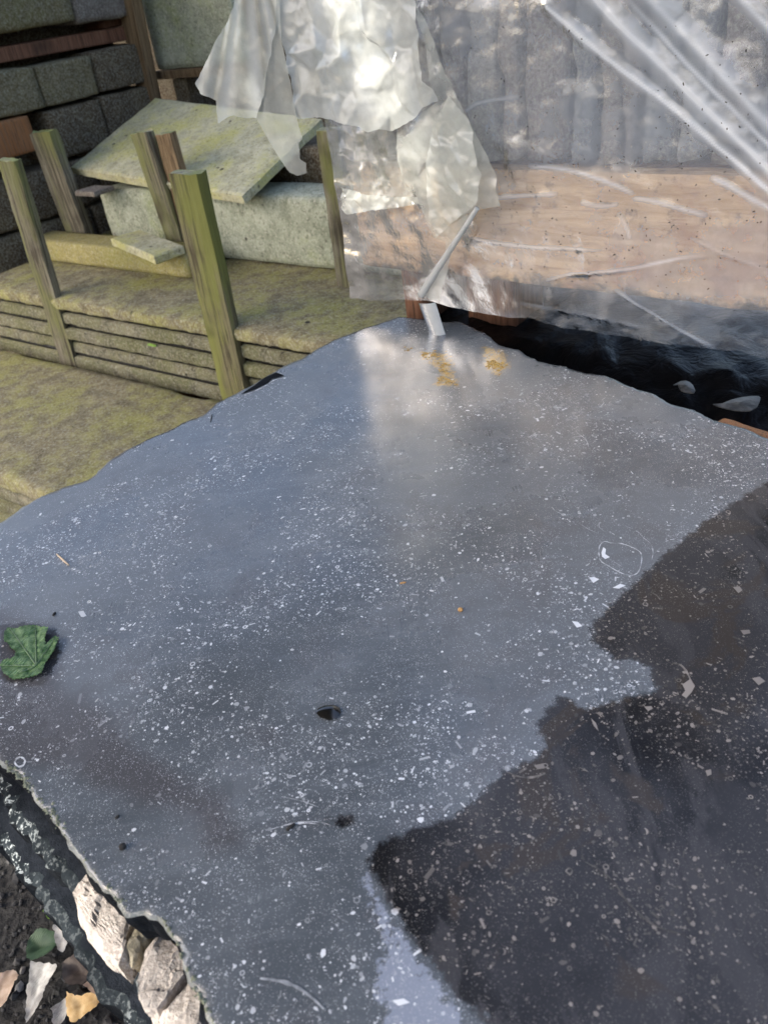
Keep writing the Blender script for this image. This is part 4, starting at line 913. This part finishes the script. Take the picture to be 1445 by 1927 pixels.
# the curled tail over the slab's far corner
vs = []; la = []; n1, n2 = 12, 16
A = pal(*sz(806, 566, .05), .05); B = pal(*sz(830, 634, .05), .05)
for j in range(n2):
    for i in range(n1):
        u = i/(n1-1)-.5; w = j/(n2-1); tip = max(0, w-.75)*1.6
        th = u*2.4; c = A+(B-A)*w
        vs.append(c+PD*(.024*math.sin(th)+tip*.012*u)+PN*(.018*math.cos(th))+Z*(-.016*u*(w-.3)-.012*abs(u+.1)*w)); la.append(.35)
mesh('curled_tail', vs, grid_faces(n1, n2), M['roll'], torn, smooth=True, attrs={'layers': la})

# ------------------------------------------------------------------ gravel and litter on the ground at the lower left
gv, gf, gm = [], [], []
ico = bmesh.new(); bmesh.ops.create_icosphere(ico, subdivisions=1, radius=1.); IV = np.array([v.co[:] for v in ico.verts]); IF = [tuple(v.index for v in f.verts) for f in ico.faces]; ico.free()
for k in range(5200):
    near = k < 3600
    if near: c = np.array([random.uniform(-1.5, .1), random.uniform(.15, 1.5)])
    else: c = np.array([random.uniform(-3, .4), random.uniform(.8, 3.)])
    r = min(.022, .0042*math.exp(abs(random.gauss(0, .55)))); q = IV*np.array([1, random.uniform(.6, 1), random.uniform(.45, .8)])*r*RNG.uniform(.75, 1.2, (len(IV), 1))
    a0 = random.uniform(0, 6.28); ca, sa = math.cos(a0), math.sin(a0); q = np.column_stack([q[:, 0]*ca-q[:, 1]*sa, q[:, 0]*sa+q[:, 1]*ca, q[:, 2]])
    i0 = len(gv); z = fbm((c[0], c[1], 0), 1.2, 3)*.012+r*.35
    gv += (q+np.array([c[0], c[1], z])).tolist(); gf += [tuple(i+i0 for i in f) for f in IF]; gm += [1 if random.random() < .05 else 0]*len(IF)
tag(mesh('gravel', gv, gf, [M['gravel'], M['gravel_pale']], fmat=gm), 'dark loose gravel on the ground at the lower left', kind='stuff')
def ground_leaf(px, mat, label, lift=.02, curl=.03, name='dead_leaf', tilt=.0):
    p = np.array([onz(x, y, lift)[:2] for x, y in px]); p = smooth_line(np.vstack([p, p[:1]]), .004, 1)[:-1]; p = p+np.array([[noise.noise(Vector((q[0]*140, q[1]*140, 1))), noise.noise(Vector((q[0]*140, q[1]*140, 7)))] for q in p])*.004; cen = p.mean(0); ax_ = p[np.argmax(np.linalg.norm(p-cen, axis=1))]-cen; ax_ /= np.linalg.norm(ax_); pr = np.array([-ax_[1], ax_[0]])
    def zf(q):
        d = np.asarray(q)-cen; return lift+curl*((d@pr)/.05)**2*.9+abs(math.sin((d@ax_)*70+abs(d@pr)*90))*.003+min(abs(d@pr), .01)*.35+noise.noise(Vector((q[0]*25, q[1]*25, lift*90)))*.012+tilt*(d@ax_)
    return tag(leaf_mesh(name, p, mat, zf, step=.005), label, 'leaf', 'leaf litter on the ground')
ground_leaf([(-20, 1850), (0, 1835), (20, 1823), (38, 1832), (36, 1850), (18, 1880), (2, 1897), (-20, 1905)], M['leaf_tan'], 'tan dry leaf at the lower left corner of the picture', .03, .01)
ground_leaf([(62, 1812), (90, 1815), (118, 1822), (95, 1850), (78, 1890), (58, 1920), (46, 1927), (50, 1890), (58, 1850)], M['leaf_grey'], 'long grey papery leaf beside the tan leaf', .04, .02)
ground_leaf([(128, 1868), (150, 1880), (188, 1868), (190, 1895), (160, 1912), (135, 1930), (126, 1900)], M['leaf_gold'], 'golden dry leaf at the bottom edge, lower left', .035, .01)
ground_leaf([(98, 1900), (128, 1872), (128, 1900), (118, 1925), (100, 1930)], M['leaf_grey'], 'small grey-brown leaf between the grey and golden leaves', .03, .01)
ground_leaf([(60, 1765), (80, 1752), (105, 1756), (112, 1775), (95, 1800), (70, 1812), (52, 1805), (52, 1785)], M['leaf_dark'], 'dull green leaf in shade at the lower left', .025, .02)
ground_leaf([(118, 1815), (150, 1795), (175, 1800), (180, 1835), (150, 1860), (120, 1850)], M['leaf_brown'], 'dark rotting leaf under the slab edge', .025, .015)
ground_leaf([(100, 1740), (120, 1735), (132, 1760), (124, 1795), (108, 1790)], M['leaf_grey'], 'pale shrivelled leaf beside the dull green leaf', .03, .02)
ground_leaf([(158, 1856), (172, 1838), (205, 1870), (205, 1885), (190, 1880)], M['leaf_tan'], 'straw coloured leaf blade under the slab rim at the bottom', .05, .01)
ground_leaf([(84, 1718), (92, 1704), (100, 1716), (106, 1722), (98, 1730), (88, 1728)], M['sprout'], 'tiny bright green sprout beside the lowest slab rim', .03, .01, 'sprout')

# ------------------------------------------------------------------ unseen tree added left of the yard, its crown shaped to shade it
ST = np.array(SUN_TO); lv, lf = [], []
def lit(T):
    x, y = T
    if (x+.43)*.74+(y-.50)*.67 < .045 and y < 1.5: return .03          # open towards the lower left
    if (x-.52)**2+(y-1.95)**2 < .09: return .3  # opening in the leaves that lets sun reach the torn sheet
    if x < .1 and y > 1.9: return .97                                    # thinner over the far stacks
    return 1.
k = 0
while k < 38000:
    T = np.array([random.uniform(-1.9, 3.), random.uniform(-.7, 5.2)])
    if random.random() > lit(T) or (lit(T) < .9 and noise.noise(Vector((T[0]*2.2, T[1]*2.2, 3.))) < -.02): continue
    c = np.array([*T, .8])+ST*random.uniform(4.2, 6.2); L = random.uniform(.06, .11); a = RNG.normal(size=3); a[2] *= .5; a /= np.linalg.norm(a); b = np.cross(a, RNG.normal(size=3)); b /= np.linalg.norm(b)
    i0 = len(lv); lv += [c-a*L, c+b*L*.45, c+a*L, c-b*L*.45]; lf.append((i0, i0+1, i0+2, i0+3)); k += 1
tr_ = empty('added_shade_tree', (-4.6, -.9, 0.)); tag(tr_, 'unseen leafy tree added left of the stone yard for its shade', 'tree')
mesh('added_tree_crown', lv, lf, M['leaf_dark'], tr_)
pth = smooth_line([(-4.6, -.9, -.05), (-4.5, -.8, 1.6), (-4.2, -.6, 3.2), (-3.7, .1, 4.6), (-3.2, .6, 5.4)], .15, 2); v_, f_ = tube(pth, np.linspace(.20, .05, len(pth)), 10); mesh('added_tree_trunk', v_, f_, M['wood_grey'], tr_, smooth=True)
for q in ((-5.0, -1.6, 4.8), (-3.2, -1.4, 4.6), (-2.4, .4, 4.4), (-4.4, 2.0, 5.2), (-3.0, 2.8, 5.0)):
    pth = smooth_line([(-4.2, -.6, 3.1), ((-4.2+q[0])/2, (-.6+q[1])/2, (3.4+q[2])/2), q], .15, 2); v_, f_ = tube(pth, np.linspace(.09, .015, len(pth)), 7); mesh('added_tree_limb', v_, f_, M['wood_grey'], tr_, smooth=True)
